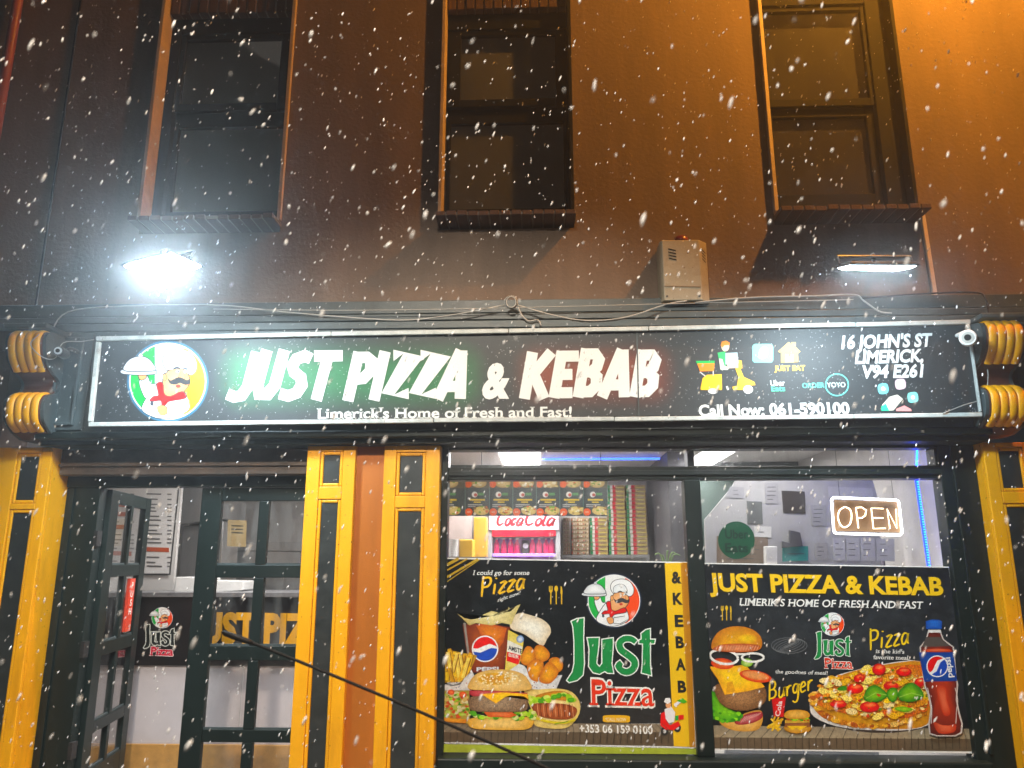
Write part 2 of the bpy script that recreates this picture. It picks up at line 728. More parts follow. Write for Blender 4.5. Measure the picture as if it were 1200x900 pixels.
# ------------------------------------------------------------------ palette
plaster = mat('brown_render', (0.165, 0.122, 0.093), 0.85, var=0.3, scale=1.9, bump=0.3, bscale=38, dirt=(0.095, 0.066, 0.05), streak=True)
plaster_b = mat('brown_render_neighbour', (0.20, 0.15, 0.13), 0.85, var=0.2, scale=1.6, bump=0.3, bscale=45, streak=True)
green = mat('dark_green_paint', (0.006, 0.013, 0.012), 0.45, var=0.25, scale=5, bump=0.06, bscale=30, spec=0.35, dirt=(0.012, 0.018, 0.017), streak=True)
slate = mat('slate_grey_paint', (0.055, 0.075, 0.08), 0.5, var=0.3, scale=5, bump=0.12, bscale=40, dirt=(0.03, 0.04, 0.042), chip=(0.15, 0.16, 0.16))
yellow = mat('yellow_gloss_paint', (0.82, 0.37, 0.0), 0.45, var=0.10, scale=7, bump=0.08, bscale=35, dirt=(0.50, 0.19, 0.0), streak=True, chip=(0.30, 0.13, 0.01))
black = mat('black_gloss_panel', (0.022, 0.026, 0.025), 0.45, var=0.3, scale=8, bump=0.08, bscale=40, dirt=(0.035, 0.035, 0.03))
maroon = mat('dark_red_paint', (0.10, 0.032, 0.018), 0.5, var=0.3, scale=6, bump=0.1, bscale=30)
ochre = mat('brown_orange_board', (0.44, 0.125, 0.006), 0.5, var=0.18, scale=4, bump=0.08, bscale=30, streak=True)
timber = mat('weathered_brown_timber', (0.10, 0.075, 0.06), 0.6, var=0.35, scale=9, bump=0.25, bscale=25, dirt=(0.05, 0.045, 0.04))
brickm = mat('red_brick', (0.075, 0.042, 0.032), 0.85, var=0.3, scale=14, bump=0.4, bscale=80)
mortar = mat('mortar', (0.16, 0.13, 0.11), 0.95, var=0.2, scale=20, bump=0.3, bscale=90)
liner = mat('weathered_white_trim', (0.42, 0.34, 0.26), 0.5, var=0.2, scale=10, bump=0.05)
sash = mat('dark_sash_paint', (0.008, 0.010, 0.010), 0.7, var=0.3, scale=6, bump=0.05, spec=0.1)
blindm = mat('grey_window_blind', (0.24, 0.24, 0.22), 0.9, var=0.08, scale=3, streak=True)
blindd = mat('brown_window_blind', (0.055, 0.047, 0.04), 0.9, var=0.08, scale=3, streak=True)
white = mat('white_plastic', (0.78, 0.78, 0.76), 0.4, var=0.06, scale=12)
frost = mat('white_sign_trim', (0.46, 0.50, 0.49), 0.45, var=0.2, scale=16, bump=0.25, bscale=120, dirt=(0.28, 0.32, 0.31))
cable_b = mat('black_cable', (0.005, 0.005, 0.005), 0.6, var=0.2, spec=0.2)
cable_g = mat('grey_cable', (0.36, 0.36, 0.34), 0.5, var=0.2)
steel = mat('dark_steel', (0.05, 0.05, 0.052), 0.45, 0.6, var=0.2)
clear = glass('window_glass', film=0.06)
clear_up = glass('upstairs_glass', tint=(0.85, 0.87, 0.85), refl=1.6, film=0.015)
print_mat('print')
print_mat('print_food', 0.17, 42)
print_mat('print_grain', 0.55, 130)
print_mat('print_dark', 0.28, 9, rough=0.28, ripple=0.25)
print_mat('sign_face', 0.10, 30, rough=0.52, specks=0.16)

# ------------------------------------------------------------------ ground
paving = mat('grey_paving', (0.16, 0.155, 0.15), 0.5, var=0.2, scale=3, bump=0.2, bscale=30)
asphalt = mat('asphalt', (0.05, 0.05, 0.052), 0.55, var=0.3, scale=8, bump=0.4, bscale=120)
g = MB().add([(-60, -60, -0.14), (60, -60, -0.14), (60, 60, -0.14), (-60, 60, -0.14)], [(0, 1, 2, 3)])
tag(g.build('road', asphalt, org=(0, 0, -0.14)), kind='structure')
g = MB().box(-30, 30, -2.6, -0.02, -0.13, 0.0)
tag(g.build('pavement', paving, bevel=0.015, org=(0, -1.3, -0.13)), kind='structure')

# ------------------------------------------------------------------ the building
B = thing('shop_building', 'brown rendered terrace building with yellow and dark green shopfront at street level', 'building', (0, 0, 0))

WIN = [(X(166, 245), X(330, 248)), (X(514.5, 245), X(672.5, 245)), (X(906, 240), X(1075.5, 237))]
WZ0, WZ1 = 3.96, 6.12
WT = 9.0
# upper wall, opened for the three windows
xs = [-4.6] + [q for w in WIN for q in w] + [4.6]
w = MB()
for i in range(0, 8, 2):
    w.box(xs[i], xs[i+1], 0.0, 0.28, 3.02, WT)
for a, b in WIN:
    w.box(a, b, 0.0, 0.28, 3.02, WZ0-0.085)
    w.box(a, b, 0.0, 0.28, WZ1, WT)
w.build('upper_wall', plaster, B)
MB().box(-4.6, 4.6, 3.9, 4.1, 0, WT).build('rear_wall', plaster, B)
MB().box(-4.6, 4.6, 0.0, 4.1, WT+0.003, WT+0.12).build('roof', plaster, B)
MB().box(-4.6, 4.6, 0.285, 3.89, 2.98, 3.10).build('upper_floor', mortar, B)
# ground-floor masonry outside the shopfront
MB().box(-4.6, -3.62, 0.0, 0.28, 0.0, 3.017).build('side_wall', plaster_b, B)
MB().box(3.32, 4.6, 0.0, 0.28, 0.0, 3.017).build('side_wall', plaster_b, B)

brick_mesh = None


def bricks(parent, x0, x1, y0, y1, z0, z1, n):
    """row of bricks on edge with recessed mortar behind them; every brick its own piece"""
    global brick_mesh
    og = ORG[parent]
    pitch = (x1-x0)/n
    MB().box(x0, x1, y0+0.012, y1, z0+0.006, z1-0.004).build('mortar_bed', mortar, parent)
    first = None
    for i in range(n):
        cx = x0+pitch*(i+0.5)
        if first is None:
            t = MB().box(cx-pitch*0.43, cx+pitch*0.43, y0, y1-0.01, z0, z1)
            first = t.build('brick', brickm, parent, bevel=0.004)
            dz = cx
        else:
            o = first.copy()
            link(o)
            o.location = (cx-dz, random.uniform(-0.003, 0.003), random.uniform(-0.002, 0.002))
            o.rotation_euler = (0, 0, random.uniform(-0.004, 0.004))
            o.parent = parent


GLZ = [((215, 47, 328, 122), (203, 147, 329, 246)),
       ((540, 42, 651, 117), (527, 142, 661, 243)),
       ((897, 14, 1013, 117), (910, 135, 1022, 226))]
YF = 0.12
for k, (a, b) in enumerate(WIN):
    win = MB()
    t = 0.022
    # thin trim box standing proud of the render
    win.box(a-0.004, a+t, -0.045, 0.18, WZ0, WZ1-0.002)
    wo = win.build('window', liner, B, bevel=0.003)
    MB().box(b-t, b+0.004, -0.03 if k == 0 else -0.003, 0.18, WZ0, WZ1-0.002).build('trim', liner if k == 0 else sash, wo, bevel=0.003)  # right trims after the first window coloured dark, shade put into the paint
    u, l = GLZ[k]
    rects = []
    for (x0, y0, x1, y1) in (u, l):
        rects.append((X(x0, (y0+y1)/2, YF), X(x1, (y0+y1)/2, YF), Z((x0+x1)/2, y1, YF), Z((x0+x1)/2, y0, YF)))
    (ux0, ux1, uz0, uz1), (lx0, lx1, lz0, lz1) = rects
    htop = min(WZ1-0.16, uz1+0.17)
    fr = MB()
    x0, x1 = a+t+0.002, b-t-0.002
    fr.box(x0, min(lx0, ux0)-0.035, YF-0.03, 0.19, WZ0, htop)
    fr.box(max(lx1, ux1)+0.03, x1, YF-0.03, 0.19, WZ0, htop)
    fr.box(min(lx0, ux0)-0.034, max(lx1, ux1)+0.029, YF-0.03, 0.19, uz1+0.04, htop)
    fr.build('frame', sash, wo, bevel=0.004)
    # upper sash stands forward of the lower one
    for (q0, q1, z0, z1), yy, nm in ((rects[0], YF-0.012, 'upper_sash'), (rects[1], YF+0.022, 'lower_sash')):
        s = MB()
        xa, xb = min(lx0, ux0)-0.033, max(lx1, ux1)+0.028
        zb = WZ0+0.003 if nm == 'lower_sash' else uz0-0.06
        zt = uz1+0.038 if nm == 'upper_sash' else uz0+0.0
        s.box(xa, q0, yy, yy+0.04, zb, zt).box(q1, xb, yy, yy+0.04, zb, zt)
        s.box(q0, q1, yy, yy+0.04, zb, z0).box(q0, q1, yy, yy+0.04, z1, zt)
        s.build(nm, sash, wo, bevel=0.003)
        MB().box(q0-0.005, q1+0.005, yy+0.018, yy+0.023, z0-0.005, z1+0.005).build('pane', clear_up, wo)
    MB().box(a+0.025, b-0.025, 0.192, 0.205, WZ0-0.05, WZ1).build('blind', blindm if k < 2 else blindd, wo)
    # brick sill and brick head
    bricks(wo, a-0.006, b+0.006, -0.165, 0.14, Z(590, 251.5, -0.165), Z(590, 246, -0.165), 13)
    bricks(wo, a+t+0.002, b-t-0.002, 0.03, 0.15, htop+0.004, htop+0.22, 13)
    MB().box(a+t, b-t, 0.03, 0.27, htop+0.224, WZ1).build('lintel', plaster, wo)

# ------------------------------------------------------------------ cornice and fascia
XL, XR = X(52, 450, -0.24), X(1151, 440, -0.24)
def band(py0, py1, y0, y1, name, m, xa=None, xb=None, bev=0.004):
    xa = -4.6 if xa is None else xa
    xb = 4.6 if xb is None else xb
    return MB().box(xa, xb, y0, y1, Z(600, py1, y0), Z(600, py0, y0)).build(name, m, B, bevel=bev)


band(351, 366, -0.10, -0.002, 'cornice_board', slate)
band(366.6, 374, -0.16, -0.002, 'cornice_moulding', slate)
band(375, 383.5, -0.21, -0.002, 'cornice_moulding', slate, XL-0.1, XR+0.12)
zf1 = Z(600, 384.2, -0.21)
zf0 = Z(600, 512, -0.22)
MB().box(XL, XR, -0.20, -0.002, zf0+0.05, zf1).build('fascia_board', slate, B)
MB().box(XL-0.02, XR+0.02, -0.24, 0.10, zf0, zf0+0.046).build('fascia_moulding', green, B, bevel=0.008)
MB().box(XL-0.02, XR+0.02, -0.19, 0.10, zf0-0.035, zf0-0.002).build('fascia_moulding', green, B, bevel=0.006)
# moulded end panels between corbels and sign
for (xa, xb) in ((XL+0.02, X(101, 450, -0.23)), (X(1152, 440, -0.23)-0.0, XR+0.03)):
    z0, z1 = zf0+0.06, zf1-0.01
    if xb-xa > 0.1:
        e = MB()
        e.box(xa, xb, -0.215, -0.19, z0, z1)
        e.box(xa+0.03, xa+0.05, -0.235, -0.215, z0+0.03, z1-0.03).box(xb-0.075, xb-0.055, -0.235, -0.215, z0+0.03, z1-0.03)
        e.box(xa+0.05, xb-0.075, -0.235, -0.215, z1-0.05, z1-0.03).box(xa+0.05, xb-0.075, -0.235, -0.215, z0+0.03, z0+0.05)
        e.build('end_panel', slate, B, bevel=0.005)


def corbel(xc, wd):
    """double-scroll console bracket with ribbed yellow rolls"""
    ztop, zmid0, zmid1, zbot = Z(30, 386, -0.42), Z(30, 441, -0.30), Z(30, 463, -0.30), Z(30, 508, -0.36)
    prof = [(-0.002, zbot-0.01), (-0.16, zbot-0.01), (-0.25, zbot+0.02), (-0.34, zbot+0.09), (-0.36, zmid1-0.07), (-0.33, zmid1-0.01),
            (-0.25, zmid1+0.02), (-0.22, (zmid0+zmid1)/2+0.01), (-0.25, zmid0-0.01), (-0.33, zmid0+0.03), (-0.40, zmid0+0.10), (-0.43, ztop-0.08),
            (-0.41, ztop-0.02), (-0.34, ztop), (-0.002, ztop)]
    pf = [prof[0], prof[1]] + smooth_pts(prof[2:-1], 3, closed=False) + [prof[-1]]
    c = MB().extrude_x(pf, xc-wd/2, xc+wd/2).build('corbel', maroon, B, bevel=0.006)
    MB().box(xc-wd/2-0.03, xc+wd/2+0.03, -0.45, -0.01, ztop+0.004, ztop+0.035).build('cap', slate, c, bevel=0.008)
    # slate cheeks either side of the scroll
    for s in (-1, 1):
        xx = xc+s*(wd/2+0.013)
        MB().extrude_x([(q[0]*0.985, q[1]) for q in pf], xx-0.011, xx+0.011).build('cheek', slate, c, bevel=0.004)
    up = smooth_pts([(-0.30, ztop-0.006), (-0.40, ztop-0.015), (-0.437, ztop-0.08), (-0.41, zmid0+0.10), (-0.345, zmid0+0.02)], 5, closed=False)
    lo = smooth_pts([(-0.27, zmid1+0.012), (-0.335, zmid1-0.012), (-0.365, zmid1-0.07), (-0.345, zbot+0.085), (-0.27, zbot+0.03)], 5, closed=False)
    for path, nm in ((up, 'upper_rib'), (lo, 'lower_rib')):
        for i in range(4):
            rx = xc+wd*(i-1.5)/4.15
            hw = wd/8.35
            m = MB()
            k = len(path)
            sec = [(-1, 0), (-0.9, 0.55), (-0.45, 0.95), (0, 1.08), (0.45, 0.95), (0.9, 0.55), (1, 0)]
            for j, (yy, zz) in enumerate(path):
                a, b = path[max(0, j-1)], path[min(k-1, j+1)]
                d = Vector((b[0]-a[0], b[1]-a[1])).normalized()
                nn = Vector((d.y, -d.x))
                if nn.x > 0 and j > 1:
                    nn = -nn
                if j <= 1:
                    nn = Vector((-0.3, 0.95)) if nm == 'upper_rib' else Vector((-0.5, 0.86))
                for (u, v) in sec:
                    q = (rx+u*hw, yy+nn.x*v*0.013, zz+nn.y*v*0.013)
                    m.v.append(Vector(q))
                    m.c.append((1, 1, 1))
            ns = len(sec)
            for j in range(k-1):
                for q in range(ns-1):
                    m.f.append([j*ns+q, j*ns+q+1, (j+1)*ns+q+1, (j+1)*ns+q])
            m.build(nm, yellow, c, smooth=True)


XC_L, XC_R = X(27, 440, -0.40), X(1182, 440, -0.40)
corbel(XC_L, 0.215)
corbel(XC_R, 0.215)

# ------------------------------------------------------------------ pilasters
YP = -0.13
PT = zf0-0.037


def pilaster(x0, x1, panel_px, yb, split, m=yellow):
    """panelled pilaster: recessed black panels in moulded frames. panel_px: left/right pixel at y 700; split: z of the rails"""
    xa, xb = panel_px
    z0, z1, z2, z3 = 0.28, split[0], split[1], split[2]      # lower panel z0..z1, upper panel z2..z3
    body = MB()
    yf = YP
    body.box(x0, x1, yf+0.03, yb, 0.0, PT)
    o = body.build('pilaster', m, B)
    f = MB()
    f.box(x0, xa, yf, yf+0.029, 0.0, PT).box(xb, x1, yf, yf+0.029, 0.0, PT)
    for a, b in ((0.0, z0), (z1, z2), (z3, PT)):
        f.box(xa, xb, yf, yf+0.029, a, b)
    f.build('face_frame', m, o, bevel=0.005)
    for a, b in ((z0, z1), (z2, z3)):
        t = 0.022
        mo = MB()
        mo.box(xa+0.001, xa+t, yf+0.006, yf+0.0285, a+0.001, b-0.001).box(xb-t, xb-0.001, yf+0.006, yf+0.0285, a+0.001, b-0.001)
        mo.box(xa+t, xb-t, yf+0.006, yf+0.0285, a+0.001, a+t).box(xa+t, xb-t, yf+0.006, yf+0.0285, b-t, b-0.001)
        mo.build('moulding', m, o, bevel=0.007)
        MB().box(xa+t+0.001, xb-t-0.001, yf+0.014, yf+0.028, a+t+0.001, b-t-0.001).build('inset_panel', black, o, bevel=0.003)
    MB().box(x0-0.012, x1+0.012, yf-0.012, yf-0.0005, 0.0, 0.2).build('plinth_block', m, o, bevel=0.004)
    return o


YD = 0.10                       # door plane
x_a, x_b = X(0, 600, YP)-0.10, X(38, 700, YP)
pilaster(x_a, x_b, (X(3, 650, YP)-0.0, X(33, 650, YP)), YD+0.1, (Z(20, 597, YP), Z(30, 590, YP), Z(35, 531, YP)))
x2a, x2b = X(350, 700, YP), X(409, 700, YP)
pilaster(x2a, x2b, (X(366, 700, YP), X(394, 700, YP)), YD+0.1, (Z(380, 585, YP), Z(380, 570, YP), Z(380, 529, YP)))
x3a, x3b = X(444, 700, YP), X(512, 700, YP)
pilaster(x3a, x3b, (X(459, 700, YP), X(495, 700, YP)), YD+0.1, (Z(480, 595, YP), Z(480, 581, YP), Z(480, 530, YP)))
MB().box(x2b+0.001, x3a-0.001, YP+0.045, YD+0.1, 0.0, PT).build('pier_board', ochre, B)
x4a, x4b = X(1168, 640, YP), X(1250, 640, YP)
pilaster(x4a, x4b, (X(1183, 640, YP), X(1216, 640, YP)), YD+0.1, (Z(1180, 590, YP), Z(1180, 576, YP), Z(1180, 524, YP)))

# ------------------------------------------------------------------ door recess
xd0, xd1 = x_b+0.001, x2a-0.001
zb = Z(200, 556, -0.03)
MB().box(xd0, xd1, -0.03, YD+0.08, zb, PT).build('door_beam', timber, B, bevel=0.006)
MB().box(xd0, xd1, -0.045, -0.031, zb+0.055, zb+0.07).build('beam_moulding', timber, B)
zdh = Z(200, 571, YD)
MB().box(xd0, xd1, YD-0.03, YD+0.07, zdh, zb-0.001).build('door_head', green, B, bevel=0.004)
xj = X(112, 640, YD)
MB().box(xd0, xj, YD-0.02, YD+0.07, 0.0, zdh-0.001).build('door_jamb', green, B, bevel=0.004)
MB().box(xd0+0.03, xd0+0.06, YD-0.035, YD-0.021, 0.0, zdh-0.003).build('jamb_bead', green, B, bevel=0.003)
# leaf rows shared by both leaves (z from pixel rows on the fixed leaf)
RZ = [(Z(280, 662, YD), Z(280, 587, YD)), (Z(280, 757, YD), Z(280, 677, YD)), (Z(265, 855, YD), Z(265, 774, YD)), (0.28, Z(260, 870, YD))]


def leaf(O, U, wd, cols, side, name='door_leaf'):
    """glazed door leaf of stiles, rails, glazing bars and panes. O hinge foot, U unit vector along the leaf; cols: pane (s0, s1)"""
    V = Vector((-U.y, U.x, 0))

    def bx(m, s0, s1, t0, t1, z0, z1):
        vs = []
        for zz in (z0, z1):
            for tt in (t0, t1):
                for ss in (s0, s1):
                    q = O + U*ss + V*tt
                    vs.append((q.x, q.y, zz))
        m.add(vs, [(0, 2, 3, 1), (4, 5, 7, 6), (0, 1, 5, 4), (2, 6, 7, 3), (0, 4, 6, 2), (1, 3, 7, 5)])
        return m
    zt = zdh-0.006
    root = bx(MB(), 0, cols[0][0], 0, 0.045, 0.03, zt)
    bx(root, cols[-1][1], wd, 0, 0.045, 0.03, zt)
    d = root.build(name, green, B, bevel=0.004)
    zz = [0.03] + [q for r in reversed(RZ) for q in r] + [zt]
    for i in range(0, len(zz), 2):
        bx(MB(), cols[0][0]+0.0005, cols[-1][1]-0.0005, 0.001, 0.044, zz[i], zz[i+1]).build('rail', green, d, bevel=0.004)
    for (z0, z1) in RZ:
        for c0, c1 in zip(cols[:-1], cols[1:]):
            bx(MB(), c0[1], c1[0], 0.002, 0.043, z0+0.0005, z1-0.0005).build('glazing_bar', green, d, bevel=0.004)
        for c in cols:
            bx(MB(), c[0]-0.006, c[1]+0.006, 0.020, 0.024, z0-0.006, z1+0.006).build('pane', clear, d)
            bd = MB()
            t = 0.012
            bx(bd, c[0], c[1], 0.010, 0.019, z0, z0+t)
            bd.build('glazing_bead', slate, d)
    return d, bx, V


# fixed leaf
xf0, xf1 = X(231, 640, YD), xd1-0.002
cols = [(X(255, 640, YD)-xf0, X(300, 640, YD)-xf0), (X(312, 640, YD)-xf0, X(352, 640, YD)-xf0-0.02)]
cols[1] = (cols[1][0], xf1-xf0-0.012)
leaf(Vector((xf0, YD, 0)), Vector((1, 0, 0)), xf1-xf0, cols, 1)
# open leaf swung inwards on the left jamb
h0 = P(118, 572, YD+0.03)
hinge = Vector((xj+0.03, YD+0.078, 0))
free = PZ(178, 585, zdh-0.006)
U = Vector((free.x-hinge.x, free.y-hinge.y, 0))
wl = U.length
U.normalize()
st = wl*0.17
mid = wl*0.52
dl, bx, V = leaf(hinge, U, wl, [(st, mid-0.025), (mid+0.025, wl-st*0.8)], 1)
OPEN_LEAF = (hinge, U, wl, V)
print('LEAF', hinge, U, wl)
# red push sticker on the open leaf, hinge plates
for zc in (0.45, 1.05, 1.75):
    MB().box(xj-0.004, xj+0.02, YD-0.03, YD+0.028, zc-0.05, zc+0.05).build('hinge_plate', steel, dl)

# ------------------------------------------------------------------ shop window
YW = 0.02
xs0, xs1 = x3b+0.001, x4a-0.001
SW = MB()
zt_top = PT
gl_l = (X(525, 620, YW), X(803, 620, YW))
gl_r = (X(822, 620, YW), X(1106, 620, YW))
tz0, tz1 = Z(660, 548, YW), Z(660, 528, YW)
pz0, pz1 = Z(660, 884, YW), Z(660, 563, YW)
SW.box(xs0, gl_l[0], YW-0.05, YW+0.07, 0.0, zt_top)
sw = SW.build('shop_window', green, B, bevel=0.005)
MB().box(gl_r[1], xs1, YW-0.05, YW+0.07, 0.0, zt_top).build('jamb', green, sw, bevel=0.005)
MB().box(gl_l[0], gl_r[1], YW-0.05, YW+0.07, tz1, zt_top).build('head_rail', green, sw, bevel=0.005)
MB().box(gl_l[0], gl_r[1], YW-0.045, YW+0.07, pz1, tz0).build('transom_rail', green, sw, bevel=0.006)
MB().box(gl_l[0], gl_r[1], YW-0.060, YW-0.046, pz1+0.025, tz0-0.025).build('transom_bead', green, sw, bevel=0.004)
MB().box(gl_l[1], gl_r[0], YW-0.042, YW+0.07, pz0, pz1-0.001).build('mullion', green, sw, bevel=0.006)
MB().box(gl_l[1]+0.03, gl_r[0]-0.03, YW-0.04, YW+0.07, tz0+0.001, tz1-0.001).build('transom_mullion', green, sw, bevel=0.004)
MB().box(gl_r[1]+0.07, gl_r[1]+0.09, YW-0.07, YW-0.051, 0.5, zt_top-0.002).build('jamb_bead', green, sw, bevel=0.004)
MB().box(gl_l[0]-0.03, gl_r[1]+0.06, YW-0.12, YW+0.07, pz0-0.07, pz0-0.001).build('window_sill', green, sw, bevel=0.01)
MB().box(gl_l[0]+0.001, gl_r[1]-0.001, YW-0.03, YW+0.07, 0.0, pz0-0.072).build('stall_riser', green, sw)
for (a, b) in (gl_l, gl_r):
    MB().box(a-0.004, b+0.004, YW+0.010, YW+0.016, pz0-0.004, pz1+0.004).build('pane', clear, sw)
    xa, xb = a+0.005, b-0.012
    if a == gl_l[0]:
        xb = X(795, 538, YW)
    else:
        xa, xb = X(811, 538, YW), X(1092, 538, YW)
        MB().box(xb, b, YW-0.04, YW+0.07, tz0+0.001, tz1-0.001).build('transom_block', green, sw, bevel=0.004)
    MB().box(xa-0.003, xb+0.003, YW+0.010, YW+0.016, tz0-0.003, tz1+0.003).build('transom_pane', clear, sw)
# stucco left neighbour pipe strip and white conduit

# ------------------------------------------------------------------ shop interior
iw = mat('interior_white_wall', (0.62, 0.60, 0.58), 0.6, var=0.06, scale=4)
igrey = mat('interior_grey_wall', (0.40, 0.40, 0.41), 0.6, var=0.08, scale=3)
idark = mat('interior_dark_wall', (0.075, 0.075, 0.085), 0.6, var=0.15, scale=4)
tile = mat('pale_floor_tile', (0.42, 0.40, 0.37), 0.35, var=0.15, scale=8)
ZC = 2.62
tag(MB().box(-4.4, 3.3, YD+0.08, 3.89, -0.05, 0.025).build('floor', tile, org=(0, 2, 0)), kind='structure')
tag(MB().box(-4.4, 3.3, 0.11, 3.89, ZC, ZC+0.08).build('ceiling', iw, org=(0, 2, ZC)), kind='structure')
tag(MB().box(-4.4, -4.1, 0.285, 3.89, 0.03, ZC-0.002).build('wall_left', igrey, org=(-3.5, 2, 0)), kind='structure')
tag(MB().box(2.72, 3.0, 0.215, 3.89, 0.03, ZC-0.002).build('wall_right', iw, org=(2.8, 2, 0)), kind='structure')
tag(MB().box(-4.09, 2.71, 3.78, 3.88, 0.03, ZC-0.002).build('wall_back', iw, org=(0, 3.8, 0)), kind='structure')
# dark partition between the two windows, seen at the right of the pizza boxes
tag(MB().box(X(762, 610, 3.6), X(807, 610, 2.3), 2.3, 3.77, 0.03, ZC-0.002).build('partition', idark, org=(1.3, 3, 0)), kind='structure')

# ceiling light panels (their own lamps below them)
def ceiling_light(x, y, w, d, label, power, col=(1.0, 0.97, 0.94)):
    t = thing('ceiling_light', label, 'light', (x, y, ZC-0.05), 'ceiling light panels')
    MB().box(x-w/2, x+w/2, y-d/2, y+d/2, ZC-0.045, ZC-0.001).build('frame', white, t)
    MB().box(x-w/2+0.02, x+w/2-0.02, y-d/2+0.02, y+d/2-0.02, ZC-0.05, ZC-0.0455).build('diffuser', emit('panel_glow', (1.0, 0.99, 0.97), 3.0), t)
    ld = bpy.data.lights.new('ceiling_lamp', 'AREA')
    ld.shape, ld.size, ld.size_y = 'RECTANGLE', w-0.05, d-0.05
    ld.energy, ld.color = power, col
    lo = link(bpy.data.objects.new('lamp', ld))
    lo.parent = t
    lo.location = (0, 0, -0.008)


def ceil_at(px, py):
    return PZ(px, py, ZC-0.05)


c1, c2 = ceil_at(610, 538), ceil_at(836, 538)
ceiling_light(c1.x, c1.y, 0.42, 1.1, 'white ceiling light panel seen through the left transom pane', 75)
ceiling_light(c2.x-0.06, c2.y, 0.34, 1.0, 'white ceiling light panel seen at the left end of the right transom pane', 55)
ceiling_light(-2.2, 0.95, 0.6, 0.6, 'white ceiling light panel above the counter behind the doors', 46)
ceiling_light(1.6, 0.55, 0.6, 0.3, 'white ceiling light panel behind the lit open sign', 12)

ceiling_light(0.25, 0.75, 1.2, 0.3, 'added unseen light panel brightening the menu row behind the left window', 26)  # extra panel out of sight, added to brighten the menu prints

# ---- counter behind the doors
YC = 1.35
zc_t, zc_m, zc_b = Z(190, 694, YC), Z(190, 780, YC), Z(190, 872, YC)
cx0, cx1 = -3.85, -0.75
ctr = thing('counter', 'serving counter with black logo band, pale front and wooden skirting behind the doors', 'counter', ((cx0+cx1)/2, YC+0.3, 0.025))
blackband = mat('black_counter_band', (0.012, 0.011, 0.012), 0.35, var=0.2)
lilac = mat('pale_lilac_laminate', (0.50, 0.46, 0.48), 0.45, var=0.05)
wood = mat('varnished_oak', (0.42, 0.22, 0.06), 0.4, var=0.25, scale=10, bump=0.05)
worktop = mat('grey_worktop', (0.20, 0.20, 0.21), 0.3, var=0.15, scale=20)
MB().box(cx0, cx1, YC+0.02, YC+0.55, 0.026, zc_m).build('base', lilac, ctr)
MB().box(cx0, cx1, YC, YC+0.55, zc_m+0.001, zc_t-0.04).build('logo_band', blackband, ctr)
MB().box(cx0-0.02, cx1+0.02, YC-0.02, YC+0.6, zc_t-0.038, zc_t).build('worktop', worktop, ctr, bevel=0.004)
MB().box(cx0-0.001, cx1+0.001, YC-0.004, YC+0.019, 0.026, zc_b).build('skirting', wood, ctr, bevel=0.006)
for xv in (-2.35, -1.75, -1.2):
    MB().box(xv-0.003, xv+0.003, YC+0.0165, YC+0.0195, zc_b+0.002, zc_m-0.002).build('panel_joint', igrey, ctr)

a = Art(YC-0.001)
GOLD = (0.62, 0.36, 0.03)
a.text('JUST PIZZA & KEBAB', (221, 752), (555, 757), 35, GOLD, bold=0.05)
a.done('gold_lettering', ctr, label='gold lettering JUST PIZZA & KEBAB')

# ---- things behind the counter, left
notice = thing('menu_poster', 'white printed price list on the wall behind the open door', 'menu', (-2.95, 1.75, 1.5))
YM = 1.72
a = Art(YM)
a.poly([(118, 560), (210, 566), (199, 672), (112, 672)], (0.72, 0.71, 0.70))
a.done('sheet', notice)
a = Art(YM-0.002)
rnd = random.Random(3)
for col_x in (128, 172):
    y = 578
    while y < 664:
        if rnd.random() < 0.2:
            a.poly([(col_x, y), (col_x+26, y+1), (col_x+26, y+6), (col_x, y+5)], (0.45, 0.12, 0.07))
            y += 11
        else:
            wd = rnd.uniform(9, 18)
            a.poly([(col_x, y), (col_x+wd, y+0.4), (col_x+wd, y+1.9), (col_x, y+1.5)], (0.12, 0.12, 0.12))
            a.poly([(col_x+24, y+0.4), (col_x+29, y+0.5), (col_x+29, y+2), (col_x+24, y+1.9)], (0.15, 0.15, 0.15))
            y += rnd.choice((4, 4.5, 6))
a.done('price_lines', notice)['kind'] = 'stuff'
a = Art(YM-0.0025)
a.line([(210, 566), (199, 673), (112, 673)], 1.6, (0.04, 0.04, 0.04))
a.done('edge_strip', notice)
MB().prism_px([(100, 552), (214, 556), (202, 694), (92, 694)], YM+0.02, YM+0.06).build('backing_board', iw, notice)

ext = thing('extractor_duct', 'boxy stainless steel extractor duct beside the price list', 'duct', (-2.55, 2.2, 1.9))
ss = mat('stainless_steel', (0.50, 0.50, 0.50), 0.32, 0.85, var=0.12, scale=9, streak=True)
MB().prism_px([(213, 548), (262, 548), (259, 608), (210, 615)], 2.0, 2.6).build('hood', ss, ext, bevel=0.01)
MB().prism_px([(214, 617), (262, 610), (258, 690), (208, 690)], 2.12, 2.5).build('back_panel', ss, ext, bevel=0.01)
tb = MB().prism_px([(205, 676), (245, 677), (245, 694), (203, 694)], 1.55, 1.8)
tag(tb.build('till', white, bevel=0.012), 'white till on the counter beside the open door gap', 'till')
tb = MB().prism_px([(250, 680), (286, 681), (285, 692), (249, 694)], 1.55, 1.8)
tag(tb.build('card_printer', white, bevel=0.012), 'small white printer on the counter behind the fixed door', 'printer')
kraft = mat('kraft_paper', (0.30, 0.22, 0.10), 0.8, var=0.1)
n = thing('notice', 'brown notice with dark writing behind the upper pane of the fixed door', 'notice', P(278, 640, 1.9))
MB().prism_px([(267, 609), (289, 610), (288, 641), (266, 640)], 1.9, 1.904).build('sheet', kraft, n)
a = Art(1.899)
for i in range(3):
    a.line([(271, 616+i*4), (285, 616.5+i*4)], 1.6, (0.05, 0.045, 0.03), raw=True)
a.done('writing', n)
